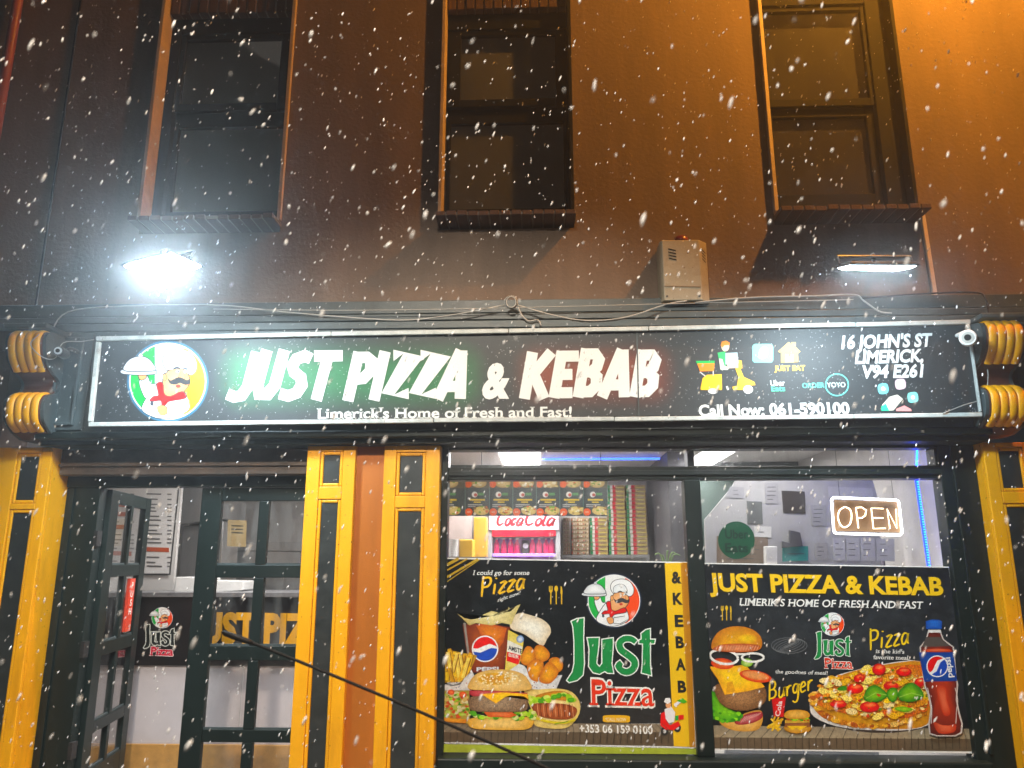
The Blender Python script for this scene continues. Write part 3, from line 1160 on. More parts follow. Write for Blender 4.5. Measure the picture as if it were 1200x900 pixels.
fz = thing('work_table', 'grey steel work table in the kitchen behind the fixed door', 'table', (-1.9, 3.2, 0.03))
MB().prism_px([(250, 634), (420, 636), (420, 646), (250, 645)], 2.6, 3.3).build('top', ss, fz)
for xx in (-2.2, -1.3):
    MB().box(xx, xx+0.05, 2.7, 2.75, 0.03, Z(300, 646, 2.6)).build('leg', ss, fz)
tag(MB().prism_px([(262, 645.5), (352, 646.5), (352, 700), (262, 700)], 2.62, 3.0).build('steel_fridge', ss), 'low brushed steel fridge under the kitchen work table', 'fridge')

# ---- left window: illuminated menu row above the inner counter
YB = 1.75
mb = thing('menu_board', 'row of dark menu panels with food pictures hanging inside the left window', 'menu board', P(620, 605, YB))
edges = [(507, 0), (545, 1), (573.5, 0), (601, 0), (628.5, 0), (656, 0), (683.5, 0), (712, 0)]
rnd = random.Random(9)
menublack = (0.02, 0.026, 0.026)
for i in range(7):
    x0, x1 = edges[i][0]+0.35, edges[i+1][0]-0.35
    MB().prism_px([(x0, 545), (x1, 545), (x1, 604.5), (x0, 604.5)], YB, YB+0.03).build('panel', mat('menu_panel_case', (0.03, 0.035, 0.035), 0.4), mb)
    a = Art(YB-0.001)
    a.poly([(x0, 545), (x1, 545), (x1, 604.5), (x0, 604.5)], (0.035, 0.05, 0.05))
    cx = (x0+x1)/2
    # upper row food strip
    a.poly([(x0, 560), (x1, 560), (x1, 572), (x0, 572)], (0.10, 0.09, 0.06))
    a.ell(cx+2, 566, 9, 5.5, (0.42, 0.30, 0.13), (0.62, 0.52, 0.28))
    for j in range(9):
        a.ell(cx+2+rnd.uniform(-8, 8), 566+rnd.uniform(-4, 4), rnd.uniform(1, 2.6), rnd.uniform(0.8, 1.8),
              rnd.choice([(0.6, 0.5, 0.25), (0.5, 0.12, 0.05), (0.16, 0.3, 0.06), (0.7, 0.66, 0.5)]), n=8)
    a.ell(x0+3.4, 567.5, 4.2, 4, (0.66, 0.15, 0.06), n=16)
    # logo, title, text, dish
    a.ell(cx-3, 579.5, 3.4, 3.4, (0.7, 0.7, 0.66), n=14)
    a.ell(cx-2, 580, 2.0, 2.0, (0.45, 0.1, 0.07), n=10)
    a.line([(cx+1, 579), (cx+8, 579)], 3.0, (0.10, 0.26, 0.10), raw=True)
    a.line([(cx-9, 585.6), (cx+9, 585.8)], 2.0, (0.62, 0.46, 0.06), raw=True)
    a.line([(cx-4, 588.4), (cx+4, 588.5)], 1.5, (0.62, 0.46, 0.06), raw=True)
    a.line([(x0+3, 591.5), (cx+6, 591.6)], 1.0, (0.5, 0.5, 0.48), raw=True)
    a.line([(x0+3, 593.5), (cx-2, 593.6)], 0.9, (0.4, 0.4, 0.4), raw=True)
    a.ell(cx+5, 598.5, 9, 5.2, (0.50, 0.38, 0.16), (0.66, 0.55, 0.26), n=16)
    for j in range(16):
        a.ell(cx+5+rnd.uniform(-8, 8), 598.5+rnd.uniform(-5, 4), rnd.uniform(0.8, 2.4), rnd.uniform(0.7, 1.6),
              rnd.choice([(0.66, 0.52, 0.2), (0.55, 0.14, 0.06), (0.2, 0.36, 0.08), (0.72, 0.68, 0.55), (0.22, 0.12, 0.05)]), n=8)
    a.ell(x0+4, 600, 4.6, 4.4, (0.66, 0.14, 0.05), n=16)
    a.line([(x0+2, 600), (x0+6, 600)], 1.1, (0.6, 0.5, 0.4), raw=True)
    a.done('menu_print', mb)
    MB().prism_px([(x1+0.05, 545), (x1+0.65, 545), (x1+0.65, 604.5), (x1+0.05, 604.5)], YB-0.004, YB+0.03).build('divider', mat('teal_divider', (0.10, 0.22, 0.19), 0.4), mb)
for xx in (-0.5, 0.55):
    MB().tube([(xx, YB+0.015, Z(620, 545, YB)), (xx, YB+0.015, ZC)], 0.004).build('hanger', steel, mb)

# ---- drinks cooler
YK = 2.95
ck = thing('drinks_cooler', 'tall grey drinks cooler with red script header and pink lit bottles', 'cooler', (X(613, 640, YK), YK+0.3, 0.03))
k0, k1 = X(571, 640, YK), X(657, 640, YK)
ckg = mat('cooler_grey', (0.36, 0.36, 0.38), 0.4, var=0.05)
zk_t = Z(613, 590, YK)
cs = MB()
cs.box(k0, k0+0.05, YK, YK+0.62, 0.03, zk_t).box(k1-0.05, k1, YK, YK+0.62, 0.03, zk_t)
cs.box(k0+0.05, k1-0.05, YK+0.58, YK+0.62, 0.03, zk_t)
cs.box(k0+0.05, k1-0.05, YK, YK+0.58, 0.03, 0.35)
cs.box(k0+0.05, k1-0.05, YK+0.01, YK+0.58, Z(613, 630, YK), zk_t)
cs.build('cabinet', ckg, ck, bevel=0.006)
MB().box(k0+0.02, k1-0.02, YK-0.02, YK-0.001, Z(613, 621, YK), zk_t-0.005).build('header_lightbox', emit('header_glow', (1.0, 0.72, 0.80), 0.22), ck)
MB().box(k0+0.05, k1-0.05, YK-0.012, YK-0.001, Z(613, 628.5, YK), Z(613, 621.3, YK)).build('red_strip', mat('red_strip', (0.7, 0.012, 0.04), 0.4), ck)
a = Art(YK-0.021)
CR = (0.28, 0.004, 0.03)
a.brush('Coca', (580, 616), (612, 616.5), 18, 3.0, CR, shear=0.3, taper=0.4, sm=4)
a.brush('Cola', (613, 616), (649, 616.5), 18, 3.2, CR, shear=0.3, taper=0.4, sm=4)
a.line([(601, 613.5), (607, 611.8), (614, 614)], 1.2, CR, sm=3, raw=True)
a.done('script_lettering', ck, label='dark red script lettering Coca Cola')
MB().box(k0+0.051, k1-0.051, YK+0.56, YK+0.575, 0.4, Z(613, 629, YK)).build('inner_back', emit('cooler_back_glow', (0.30, 0.06, 0.35), 0.35), ck)  # back panel glows itself, standing in for light inside the cabinet
for zz in (Z(613, 648.5, YK), 1.2, 0.8):
    MB().box(k0+0.052, k1-0.052, YK+0.03, YK+0.55, zz-0.012, zz).build('shelf', white, ck)
MB().box(k0+0.055, k1-0.055, YK+0.008, YK+0.028, Z(613, 652, YK), Z(613, 649, YK)).build('light_strip', emit('violet_strip', (0.45, 0.22, 1.0), 2.2), ck)
MB().box(k0+0.05, k1-0.05, YK+0.001, YK+0.006, 0.36, Z(613, 629, YK)).build('door_pane', clear, ck)
pinkm = mat('pink_glow_bottle', (0.75, 0.03, 0.16), 0.25, var=0.1)
pinkm.node_tree.nodes['Principled BSDF'].inputs['Emission Color'].default_value = (0.9, 0.05, 0.25, 1)  # bottles glow by themselves in place of the cooler's lighting
pinkm.node_tree.nodes['Principled BSDF'].inputs['Emission Strength'].default_value = 0.22
zsh = Z(613, 648.5, YK)
for i, px in enumerate((582, 590.5, 598.5, 606, 616, 624, 632, 640, 646.5)):
    bx_, by_ = X(px, 640, YK+0.12), YK+0.12
    if i == 4:
        t = thing('drinks_can', 'dark can with pale round badge among the pink bottles', 'can', (bx_, by_, zsh))
        MB().lathe([(0.036, 0), (0.042, 0.01), (0.042, 0.125), (0.034, 0.135)], bx_, by_, zsh, 14).build('body', idark, t, smooth=True)
        a = Art(by_-0.0425)
        a.ell(px, 639.5, 3.4, 3.2, (0.7, 0.7, 0.72), n=14)
        a.done('badge', t)
    else:
        t = thing('drinks_bottle', 'pink lit drinks bottle, %s from the left on the cooler shelf' % ORD[i if i < 4 else i-1], 'bottle', (bx_, by_, zsh), 'pink bottles in the cooler')
        MB().lathe([(0.028, 0), (0.031, 0.01), (0.030, 0.06), (0.031, 0.09), (0.013, 0.125), (0.012, 0.14)], bx_, by_, zsh, 12).build('body', pinkm, t, smooth=True)
        MB().lathe([(0.014, 0.14), (0.014, 0.155)], bx_, by_, zsh, 10).build('cap', white, t)

# ---- orange and yellow catering tubs and cups at the left of the cooler
YT = 2.3
orange = mat('yellow_tub', (0.62, 0.36, 0.04), 0.5, var=0.12)
peach = mat('peach_wall_panel', (0.55, 0.36, 0.26), 0.6, var=0.1)
tag(MB().prism_px([(522, 604), (553, 604), (553, 652), (521, 652)], 3.1, 3.2).build('wall_board', mat('pale_wall_board', (0.55, 0.45, 0.42), 0.6)), 'pale pinkish board at the left end of the window interior', 'board')
tag(MB().prism_px([(555, 606), (570, 606), (570, 662), (555, 662)], YT+0.3, YT+0.55).build('yellow_cabinet', orange, bevel=0.01), 'tall yellow cabinet left of the drinks cooler', 'cabinet')
tag(MB().prism_px([(538, 632), (554, 632), (554, 662), (538, 662)], YT, YT+0.3).build('yellow_tub', orange, bevel=0.012), 'square yellow tub in front of the yellow cabinet', 'tub')
for j, px in enumerate((526, 533)):
    q = P(px, 652, YT-0.1)
    MBc = MB()
    for i in range(7):
        MBc.lathe([(0.022, i*0.022), (0.03, i*0.022+0.02)], q.x, q.y, q.z, 12)
    tag(MBc.build('cup_stack', white, smooth=False), ['stack of white cups at the far left behind the window', 'stack of white cups beside the square yellow tub'][j], 'cups')
cnt = thing('inner_counter', 'long pale counter shelf behind the left window', 'counter', (0.2, 2.2, 0.03))
MB().box(X(520, 660, 2.2), X(570, 660, 2.2), 2.05, 2.6, Z(560, 660, 2.2)-0.03, Z(560, 652.5, 2.2)-0.001).build('top', worktop, cnt)
MB().box(X(521, 660, 2.2), X(569, 660, 2.2), 2.1, 2.6, 0.03, Z(560, 660, 2.2)-0.031).build('front', iw, cnt)

# ---- pizza box stacks on a shelf
YS = 3.3
shelf_z = Z(710, 650, YS)
sf = thing('box_shelf', 'grey steel shelf carrying the pizza box stacks', 'shelf', (X(710, 650, YS), YS+0.15, 0.03))
MB().box(X(658, 650, YS), X(761, 650, YS), YS-0.01, YS+0.3, shelf_z-0.03, shelf_z-0.001).build('top', ss, sf)
for xx in (X(660, 650, YS), X(757, 650, YS)):
    MB().box(xx, xx+0.03, YS, YS+0.25, 0.03, shelf_z-0.031).build('leg', ss, sf)
cardm = mat('pizza_box_kraft', (0.40, 0.29, 0.15), 0.8, var=0.18, scale=20)
STK = [(660, 668, 605, 'patterned pizza box in the narrow stack next to the cooler'),
       (670, 690, 606, 'patterned pizza box in the second stack from the cooler'),
       (692, 712.5, 606, 'striped pizza box in the third stack from the cooler'),
       (714, 734, 566, 'striped pizza box in the tall fourth stack'),
       (736, 759, 566, 'striped pizza box in the tall stack nearest the dark partition')]
protos = {}
for si, (xa, xb, ytop, lab) in enumerate(STK):
    x0, x1 = X(xa, 640, YS), X(xb, 640, YS)
    hb = 0.043
    ztop = Z((xa+xb)/2, ytop, YS)
    n = int((ztop-shelf_z)/hb)
    first = None
    for i in range(n):
        if first is None:
            t = thing('pizza_box', lab.replace('pizza box in', 'pizza box, lowest in'), 'pizza box', ((x0+x1)/2, YS, shelf_z), 'stacked pizza boxes, stack %s' % 'abcde'[si])
            MB().box(x0, x1, YS, YS+0.24, shelf_z, shelf_z+hb-0.003).build('box', cardm, t, bevel=0.002)
            a = Art(YS-0.0008)
            w_ = x1-x0
            def strip(u0, u1, col, v0=0.06, v1=0.88):
                y = a.nxt()
                a.add([(x0+w_*u0, y, shelf_z+hb*v0), (x0+w_*u1, y, shelf_z+hb*v0), (x0+w_*u1, y, shelf_z+hb*v1), (x0+w_*u0, y, shelf_z+hb*v1)],
                      [(0, 1, 2, 3)], [col]*4)
            if si >= 2:
                strip(0.0, 0.13, (0.04, 0.22, 0.09))
                strip(0.13, 0.27, (0.62, 0.60, 0.55))
                strip(0.27, 0.45, (0.50, 0.06, 0.07))
                strip(0.5, 0.97, (0.48, 0.40, 0.14), 0.15, 0.5)
                strip(0.55, 0.9, (0.22, 0.15, 0.06), 0.58, 0.76)
            else:
                rr = random.Random(si)
                for q in range(9):
                    u = q/9
                    strip(u, u+0.06, rr.choice([(0.62, 0.56, 0.5), (0.40, 0.09, 0.06), (0.1, 0.06, 0.04), (0.55, 0.5, 0.4)]), rr.uniform(0.05, 0.3), rr.uniform(0.5, 0.9))
            a.done('printed_edge', t)
            first = t
        else:
            t = link(first.copy())
            t['label'] = lab.replace('pizza box in', 'pizza box, %s from the bottom of' % ORD[i])
            t.location = first.location + Vector((random.uniform(-0.004, 0.004), random.uniform(-0.008, 0.004), i*hb))
            for ch in list(first.children):
                c_ = link(ch.copy())
                c_.parent = t
# plant tips on the window board
pl = thing('potted_plant', 'thin green leaves poking up behind the poster by the mullion', 'plant', P(780, 668, 0.35))
pq = P(781, 668, 0.35)
MB().lathe([(0.04, 0), (0.055, 0.09)], pq.x, pq.y, pq.z-0.11, 14).build('pot', white, pl)
leafm = mat('thin_green_leaf', (0.12, 0.20, 0.06), 0.5, var=0.3)
for (tx, ty) in ((767, 650), (774, 652), (783, 647), (792, 649), (797, 651)):
    e = P(tx, ty, 0.35)
    mid_ = Vector(((pq.x+e.x)/2, 0.34, max(pq.z, e.z)-0.0))
    MB().tube(smooth_pts([tuple(Vector((pq.x, pq.y, pq.z-0.03))), tuple(mid_), tuple(e)], 4, closed=False), [0.005]*8+[0.002], 5).build('leaf', leafm, pl, smooth=True)
tag(MB().box(gl_l[0]+0.02, gl_l[1], 0.12, 0.5, 0.6, pq.z-0.112).build('window_board', iw), 'white display ledge behind the left window poster', 'ledge')

# ---- right window interior
YG = 0.95
pb = thing('notice_wall', 'pale grey board wall carrying papers behind the right window', 'board', P(940, 700, YG))
pts = [(826, 609), (858, 571), (866, 556), (1021, 556), (1031, 592), (1034, 720), (830, 720)]
MB().prism_px(pts, YG, YG+0.04).build('board', igrey, pb)
MB().prism_px([(850, 720), (1030, 720), (1030, 1050), (850, 1050)], YG, YG+0.04).build('lower_board', igrey, pb)
tag(MB().box(X(816, 610, 1.3), 2.715, 3.1, 3.15, 0.03, ZC-0.003).build('green_wall', mat('dark_green_wall', (0.004, 0.022, 0.015), 0.6)), 'dark green inner wall behind the pale notice board', 'wall')
tag(MB().prism_px([(1033, 552), (1064, 552), (1072, 720), (1036, 720)], 1.3, 1.34).build('grey_cupboard', mat('mauve_grey', (0.16, 0.14, 0.19), 0.6)), 'mauve grey cupboard end behind the open sign', 'cupboard')
tag(MB().prism_px([(1064, 552), (1071, 552), (1079, 720), (1071, 720)], 1.28, 1.33).build('peach_strip', peach), 'narrow peach coloured post right of the cupboard end', 'post')


def sheet(pts, y, col, name, label, cat, group=None, lines=0):
    t = thing(name, label, cat, P(*pts[-1], y), group)
    MB().prism_px(pts, y, y+0.003).build('sheet', mat('paper_%02d%02d%02d' % tuple(int(c*99) for c in col), col, 0.7, var=0.05), t)
    if lines:
        a = Art(y-0.001)
        (x0, y0), (x1, _), (_, y1) = pts[0], pts[1], pts[2]
        for i in range(lines):
            yy = y0+(y1-y0)*(i+1)/(lines+1)
            a.line([(x0+(x1-x0)*0.2, yy), (x0+(x1-x0)*random.uniform(0.5, 0.85), yy)], 0.8, (0.1, 0.1, 0.1), raw=True)
        a.done('writing', t)
    return t


YN = YG-0.006
sheet([(916, 575), (943, 576), (944, 602), (918, 601)], YN, (0.05, 0.045, 0.04), 'dark_notice', 'square dark brown notice pinned near the top of the pale board', 'notice')
sheet([(875, 587), (893, 588), (894, 614), (876, 614)], YN, (0.10, 0.11, 0.11), 'dark_notice', 'small dark grey notice above the round green sticker', 'notice', lines=3)
sheet([(884, 617), (904, 617), (904, 630), (884, 629)], YN, (0.66, 0.66, 0.64), 'white_notice', 'white card showing from behind the round green sticker', 'notice', lines=1)
sheet([(840, 628), (900, 629), (900, 660), (840, 660)], YN+0.002, (0.22, 0.16, 0.11), 'brown_poster', 'brown printed poster behind the round green sticker', 'poster', lines=5)
sheet([(856, 570), (872, 571), (872, 584), (850, 583)], YN, (0.30, 0.30, 0.33), 'grey_notice', 'pale grey notice near the cut top corner of the board', 'notice', lines=2)
sheet([(896, 566), (912, 566), (912, 590), (897, 590)], YN, (0.34, 0.34, 0.36), 'grey_notice', 'pale grey notice left of the square dark notice', 'notice', lines=4)
sheet([(950, 592), (968, 592), (969, 616), (951, 616)], YN, (0.33, 0.33, 0.35), 'grey_notice', 'pale grey notice between the dark notice and the open sign', 'notice', lines=4)
sheet([(955, 636), (970, 636), (971, 656), (956, 656)], YN, (0.36, 0.35, 0.35), 'grey_notice', 'pale grey notice right of the teal card', 'notice', lines=3)
sheet([(970, 570), (1022, 572), (1024, 584), (971, 583)], YN, (0.50, 0.50, 0.52), 'white_notice', 'pale paper showing above the lit open sign', 'notice')
for i, (xa, xb) in enumerate(((976, 990), (991.5, 1007), (1008.5, 1025), (1027, 1048))):
    sheet([(xa, 630+i*0.3), (xb, 630.3+i*0.3), (xb+0.6, 657+i*0.3), (xa+0.8, 657)], YN, (0.52, 0.52, 0.54), 'paper_sheet',
          'white printed sheet under the open sign, %s from the left' % ('first', 'second', 'third', 'fourth')[i], 'paper', 'white sheets under the open sign', lines=3)
sheet([(917, 641), (947, 640), (947, 657), (917, 658)], YN-0.004, (0.015, 0.30, 0.26), 'teal_card', 'teal card holder low on the pale board', 'card', lines=1)
dv = thing('card_terminal', 'small black device propped above the teal card', 'device', P(932, 641, YN-0.03))
MB().prism_px([(917, 634), (925, 636), (925, 621), (938, 624), (941, 640), (917, 642)], YN-0.035, YN-0.01).build('body', idark, dv, bevel=0.004)
tag(MB().prism_px([(897.5, 640), (911, 640), (911, 668), (898, 668)], YN-0.12, YN-0.05).build('white_box', white, bevel=0.006), 'upright white box standing left of the teal card', 'box')
# blue light strip
bl = thing('light_strip', 'vertical blue light strip beside the right edge of the window', 'light strip', P(1092, 668, 0.30))
p0, p1 = P(1074, 556, 0.30), P(1093, 690, 0.30)
MB().tube([tuple(p0+Vector((0, 0.012, 0))), tuple(p1+Vector((0, 0.012, 0)))], 0.011, 8).build('backing', emit('blue_glow_tape', (0.004, 0.05, 1.0), 3.0), bl)
bem = emit('blue_led', (0.005, 0.06, 1.0), 26.0)
bd = MB()
for i in range(46):
    q = p0.lerp(p1, i/45)
    bd.box(q.x-0.005, q.x+0.005, q.y-0.006, q.y+0.002, q.z-0.004, q.z+0.004)
o = bd.build('led_chip', bem, bl)
o['kind'] = 'stuff'
MB().tube([(X(1000, 538, 0.5), 0.5, ZC-0.06), (X(1083, 538, 0.3), 0.32, ZC-0.06), tuple(p0)], 0.008, 6).build('upper_run', bem, bl)
MB().tube([(-0.3, 2.6, ZC-0.03), (1.2, 2.6, ZC-0.03)], 0.012, 6).build('ceiling_run', emit('blue_led_soft', (0.03, 0.12, 1.0), 5.0), bl)

# lit OPEN sign
YO = 0.24
os_ = thing('open_sign', 'lit neon OPEN sign with rounded white frame and warm letters', 'neon sign', P(1016, 628, YO))
wt = emit('neon_white', (1.0, 1.0, 1.0), 9.0)
wm = emit('neon_warm', (1.0, 0.84, 0.58), 5.0)
MB().prism_px([(978, 586), (1055, 588), (1055, 624), (978, 622)], YO+0.015, YO+0.02).build('backing', mat('neon_backing', (0.22, 0.12, 0.05), 0.6), os_)
rp = []
cs4 = [(974.5, 583, 1), (1053.5, 586, 2), (1057, 627, 3), (977, 625, 0)]
for cx_, cy_, k_ in cs4:
    r_ = 4.0
    for s_ in range(5):
        an = math.radians({1: 180, 2: 90, 3: 0, 0: -90}[k_]-90*s_/4)
        ccx = cx_+(r_ if k_ in (0, 1) else -r_)
        ccy = cy_+(r_ if k_ in (1, 2) else -r_)
        rp.append(P(ccx+r_*math.cos(an), ccy-r_*math.sin(an)*1, YO))
rp.append(rp[0])
MB().tube([tuple(q) for q in rp], 0.0075, 8, close=False).build('frame_tube', wt, os_, smooth=True)
LT = {'O': [[(990, 594), (984, 598), (982, 606), (985, 615), (990, 618), (996, 614), (998, 605), (996, 597), (990, 594)]],
      'P': [[(1006, 619), (1003, 595)], [(1003, 595), (1010, 594.5), (1015, 598), (1014, 604), (1010, 607), (1004.5, 607)]],
      'E': [[(1035, 596), (1021, 595.5), (1023.5, 619.5), (1038, 619)], [(1022.5, 607), (1035, 607)]],
      'N': [[(1043, 619.5), (1039.5, 596.5), (1051, 619), (1050, 596.5)]]}
for ch, sts in LT.items():
    m = MB()
    for s_ in sts:
        pp = smooth_pts(s_, 4, closed=False) if ch == 'O' else s_
        m.tube([tuple(P(x_, y_, YO)) for x_, y_ in pp], 0.0042, 6)
    m.build('letter_tube', wm, os_, label='warm neon letter %s' % ch)
for px in (985, 1048):
    q = P(px, 586, YO)
    MB().tube([(q.x, q.y+0.01, q.z), (q.x, q.y+0.01, ZC)], 0.0015, 5).build('hanging_wire', steel, os_)

# round green delivery sticker on the glass
st_ = thing('round_sticker', 'round dark green delivery sticker on the right window glass', 'sticker', P(863, 655, 0.028))
a = Art(0.0285)
a.ell(863, 633, 21.5, 22, (0.004, 0.055, 0.03), n=36)
a.done('disc', st_)
a = Art(0.0275)
a.text('Uber', (850, 631), (877, 631), 11, (0.004, 0.016, 0.012), bold=0.02)
a.text('Eats', (850, 647), (877, 647), 11, (0.004, 0.016, 0.012), bold=0.02)
a.done('lettering', st_)
# red push sticker
O_, U_, wl_, V_ = OPEN_LEAF
ps = thing('push_sticker', 'narrow red vertical PUSH sticker on the open door', 'sticker', (O_+U_*0.5).to_tuple())
def leaf_pt(s, t, z):
    q = O_+U_*s+V_*t
    return (q.x, q.y, z)
tsd = -0.004
s0 = wl_*0.64
zp0, zp1 = Z(150, 738, 0.5), Z(150, 682, 0.5)
zp0, zp1 = RZ[1][0]+0.03, RZ[1][1]-0.02
m = MB()
m.add([leaf_pt(s0, -0.004, zp0), leaf_pt(s0+0.11, -0.004, zp0), leaf_pt(s0+0.11, -0.004, zp1), leaf_pt(s0, -0.004, zp1),
       leaf_pt(s0, 0.018, zp0), leaf_pt(s0+0.11, 0.018, zp0), leaf_pt(s0+0.11, 0.018, zp1), leaf_pt(s0, 0.018, zp1)],
      [(0, 1, 2, 3), (4, 5, 6, 7), (0, 1, 5, 4), (1, 2, 6, 5), (2, 3, 7, 6), (3, 0, 4, 7)])
m.build('plate', mat('push_red', (0.60, 0.05, 0.02), 0.4, var=0.08), ps)
m = MB()
for i, ch in enumerate('PUSH'):
    vs, fs, a0, a1 = text_geo(ch, 0.02)
    zz = zp1-0.07-i*0.062
    vv = []
    for x_, y_ in vs:
        vv.append(leaf_pt(s0+0.055+(x_-(a0+a1)/2)*0.085, -0.0052, zz+y_*0.065))
    m.add(vv, fs, [(0.85, 0.8, 0.75)]*len(vv))
m.build('lettering', 'print', ps, color=True)

# ------------------------------------------------------------------ artwork
WHT = (0.80, 0.80, 0.78)
INK = (0.012, 0.016, 0.025)


def emblem(y, cx, cy, R, parent, right=(0.72, 0.11, 0.04), name='emblem', ring=(0.012, 0.02, 0.04), coat=(0.78, 0.79, 0.80), lab='round tricolour emblem of a moustached cook holding up a domed dish'):
    tf = lambda a, b: (cx+(a-545)/395*R, cy+(b-465)/395*R)
    a = Art(y, tf)
    c = lambda r, a0=0, a1=360, col=WHT, mid=None, n=40: a.ell(545, 465, r, r, col, mid, n=n, a0=a0, a1=a1)
    c(412, col=ring)
    c(388, col=(0.75, 0.76, 0.76))
    c(376, 110, 250, (0.02, 0.36, 0.09), n=22)
    a.ell(545, 465, 376, 376, right, n=22, a0=-64, a1=64)

    def sh(pts, col, mid=None, ol=9, sm=4):
        q = smooth_pts(pts, sm)
        if ol:
            a.poly(offset_poly(q, ol), INK)
        a.poly(q, col, mid)
    skin = (0.66, 0.34, 0.17)
    # raised arm, coat
    sh([(262, 455), (330, 405), (372, 490), (440, 500), (500, 600), (470, 700), (340, 650), (285, 560)], coat)
    sh([(290, 752), (330, 640), (440, 495), (520, 560), (690, 570), (735, 620), (760, 735), (690, 790), (590, 828), (500, 838), (400, 820)], coat)
    # hand and dish
    sh([(255, 395), (320, 385), (326, 425), (290, 450), (262, 440)], skin)
    sh([(70, 365), (110, 350), (240, 352), (400, 352), (432, 372), (400, 392), (240, 398), (100, 388)], (0.60, 0.62, 0.64))
    sh([(106, 352), (128, 285), (180, 238), (265, 216), (345, 238), (398, 296), (416, 352), (260, 362)], (0.55, 0.58, 0.60), (0.82, 0.83, 0.84))
    sh([(250, 215), (262, 188), (282, 188), (292, 214)], (0.6, 0.62, 0.64), ol=5)
    # head
    sh([(500, 420), (505, 395), (540, 380), (570, 340), (720, 320), (750, 400), (765, 470), (725, 545), (650, 605), (570, 615), (505, 590), (495, 500)], skin, (0.74, 0.44, 0.26))
    sh([(497, 405), (520, 395), (535, 430), (515, 460), (498, 440)], skin, ol=5)
    # neckerchief
    sh([(435, 497), (490, 482), (503, 590), (570, 622), (690, 572), (722, 632), (560, 662), (520, 700), (490, 705), (478, 655), (400, 662), (368, 655), (410, 618), (458, 606)], (0.58, 0.03, 0.035), sm=3)
    # hat
    sh([(530, 345), (500, 285), (508, 215), (565, 165), (680, 148), (780, 188), (832, 278), (825, 358), (785, 397), (742, 382), (720, 340), (640, 330), (552, 352)], coat, (0.82, 0.83, 0.84))
    sh([(548, 345), (545, 265), (620, 222), (700, 240), (738, 325), (640, 335)], (0.70, 0.73, 0.76), (0.8, 0.82, 0.83), ol=6)
    # face details
    a.line([(600, 340), (640, 325), (670, 342)], 16, INK, sm=3)
    a.line([(700, 345), (725, 335), (742, 352)], 14, INK, sm=3)
    a.ell(645, 365, 17, 14, WHT)
    a.ell(718, 372, 14, 13, WHT)
    a.ell(650, 366, 8, 10, INK)
    a.ell(720, 373, 8, 10, INK)
    sh([(680, 370), (712, 400), (715, 435), (680, 440), (655, 425)], (0.72, 0.36, 0.2), ol=4)
    sh([(548, 440), (575, 462), (620, 438), (665, 428), (700, 440), (740, 458), (768, 445), (755, 488), (715, 496), (670, 478), (620, 494), (570, 484)], (0.045, 0.045, 0.05), sm=3, ol=4)
    a.ell(650, 515, 26, 17, (0.45, 0.06, 0.05))
    # coat details and resting hand
    a.line([(540, 715), (640, 700), (705, 690)], 7, INK)
    a.line([(540, 720), (540, 800)], 7, INK)
    sh([(440, 730), (490, 708), (532, 732), (530, 790), (475, 802)], skin, ol=6)
    a.ell(385, 690, 18, 22, (0.05, 0.06, 0.08))
    a.line([(545, 800), (640, 800), (750, 740)], 6, INK, sm=3)
    return a.done(name, parent, label=lab)


def just_word(y, tf, parent, green_c=(0.010, 0.22, 0.07), line_c=(0.80, 0.82, 0.78), ol=7.0, name='just_lettering'):
    a = Art(y, tf)
    J = [(55, 412), (90, 396), (135, 390), (132, 520), (137, 690), (128, 765), (92, 798), (40, 812), (26, 800), (62, 745), (74, 690), (74, 540), (66, 445)]
    u = [(160, 522), (235, 520), (233, 560), (218, 690), (238, 712), (258, 690), (258, 532), (327, 522), (327, 580), (318, 690), (330, 752), (292, 750), (274, 738), (240, 758), (198, 748), (170, 708), (174, 600), (166, 548)]
    t = [(515, 492), (545, 468), (572, 462), (572, 532), (604, 532), (600, 556), (572, 558), (572, 690), (580, 766), (518, 750), (524, 690), (526, 558), (500, 556), (503, 535), (518, 530)]
    spath = [(478, 548), (448, 528), (402, 528), (372, 556), (382, 600), (430, 636), (468, 672), (466, 716), (430, 744), (390, 738), (362, 706), (384, 682)]
    L, R = stroke_poly(smooth_pts(spath, 3, closed=False), 44, 0.25)
    s = L + R[::-1]
    for g in (J, u, s, t):
        a.poly(offset_poly(g, ol), line_c)
    for g in (J, u, s, t):
        a.poly(g, green_c)
    return a.done(name, parent, label='green lettering Just with pale outline')


def pizza_word(y, a_, b_, h, parent, col=(0.62, 0.075, 0.035), name='pizza_lettering', ol=0.035):
    a = Art(y)
    a.text('Pizza', a_, b_, h, (0.80, 0.80, 0.76), bold=0.012+ol, serif=True)
    a.done('lettering_outline', parent)
    a = Art(y-0.001)
    a.text('Pizza', (a_[0]+h*0.035, a_[1]-h*0.02), (b_[0]-h*0.035, b_[1]-h*0.02), h*0.96, col, bold=0.008, serif=True)
    return a.done(name, parent, label='red serif lettering Pizza')


def cutlery(y, x, yy, s, parent, col=(0.62, 0.42, 0.08)):
    a = Art(y)
    T = lambda u, v: (x+u*s, yy+v*s)
    a.tf = T
    a.line([(0, 0.0), (0, 1)], 0.09, col)
    a.poly([(-.14, -.0), (-.14, -.42), (-.08, -.42), (-.08, -.12), (-.03, -.12), (-.03, -.42), (.03, -.42), (.03, -.12), (.08, -.12), (.08, -.42), (.14, -.42), (.14, 0), (0, .14)], col)
    a.line([(.42, 0.0), (.42, 1)], 0.09, col)
    a.ell(.42, -.2, .14, .25, col, n=14)
    a.line([(.84, 0.1), (.84, 1)], 0.09, col)
    a.poly([(.76, .2), (.76, -.42), (.86, -.35), (.91, .0), (.90, .2)], col)
    return a.done('cutlery_picture', parent)


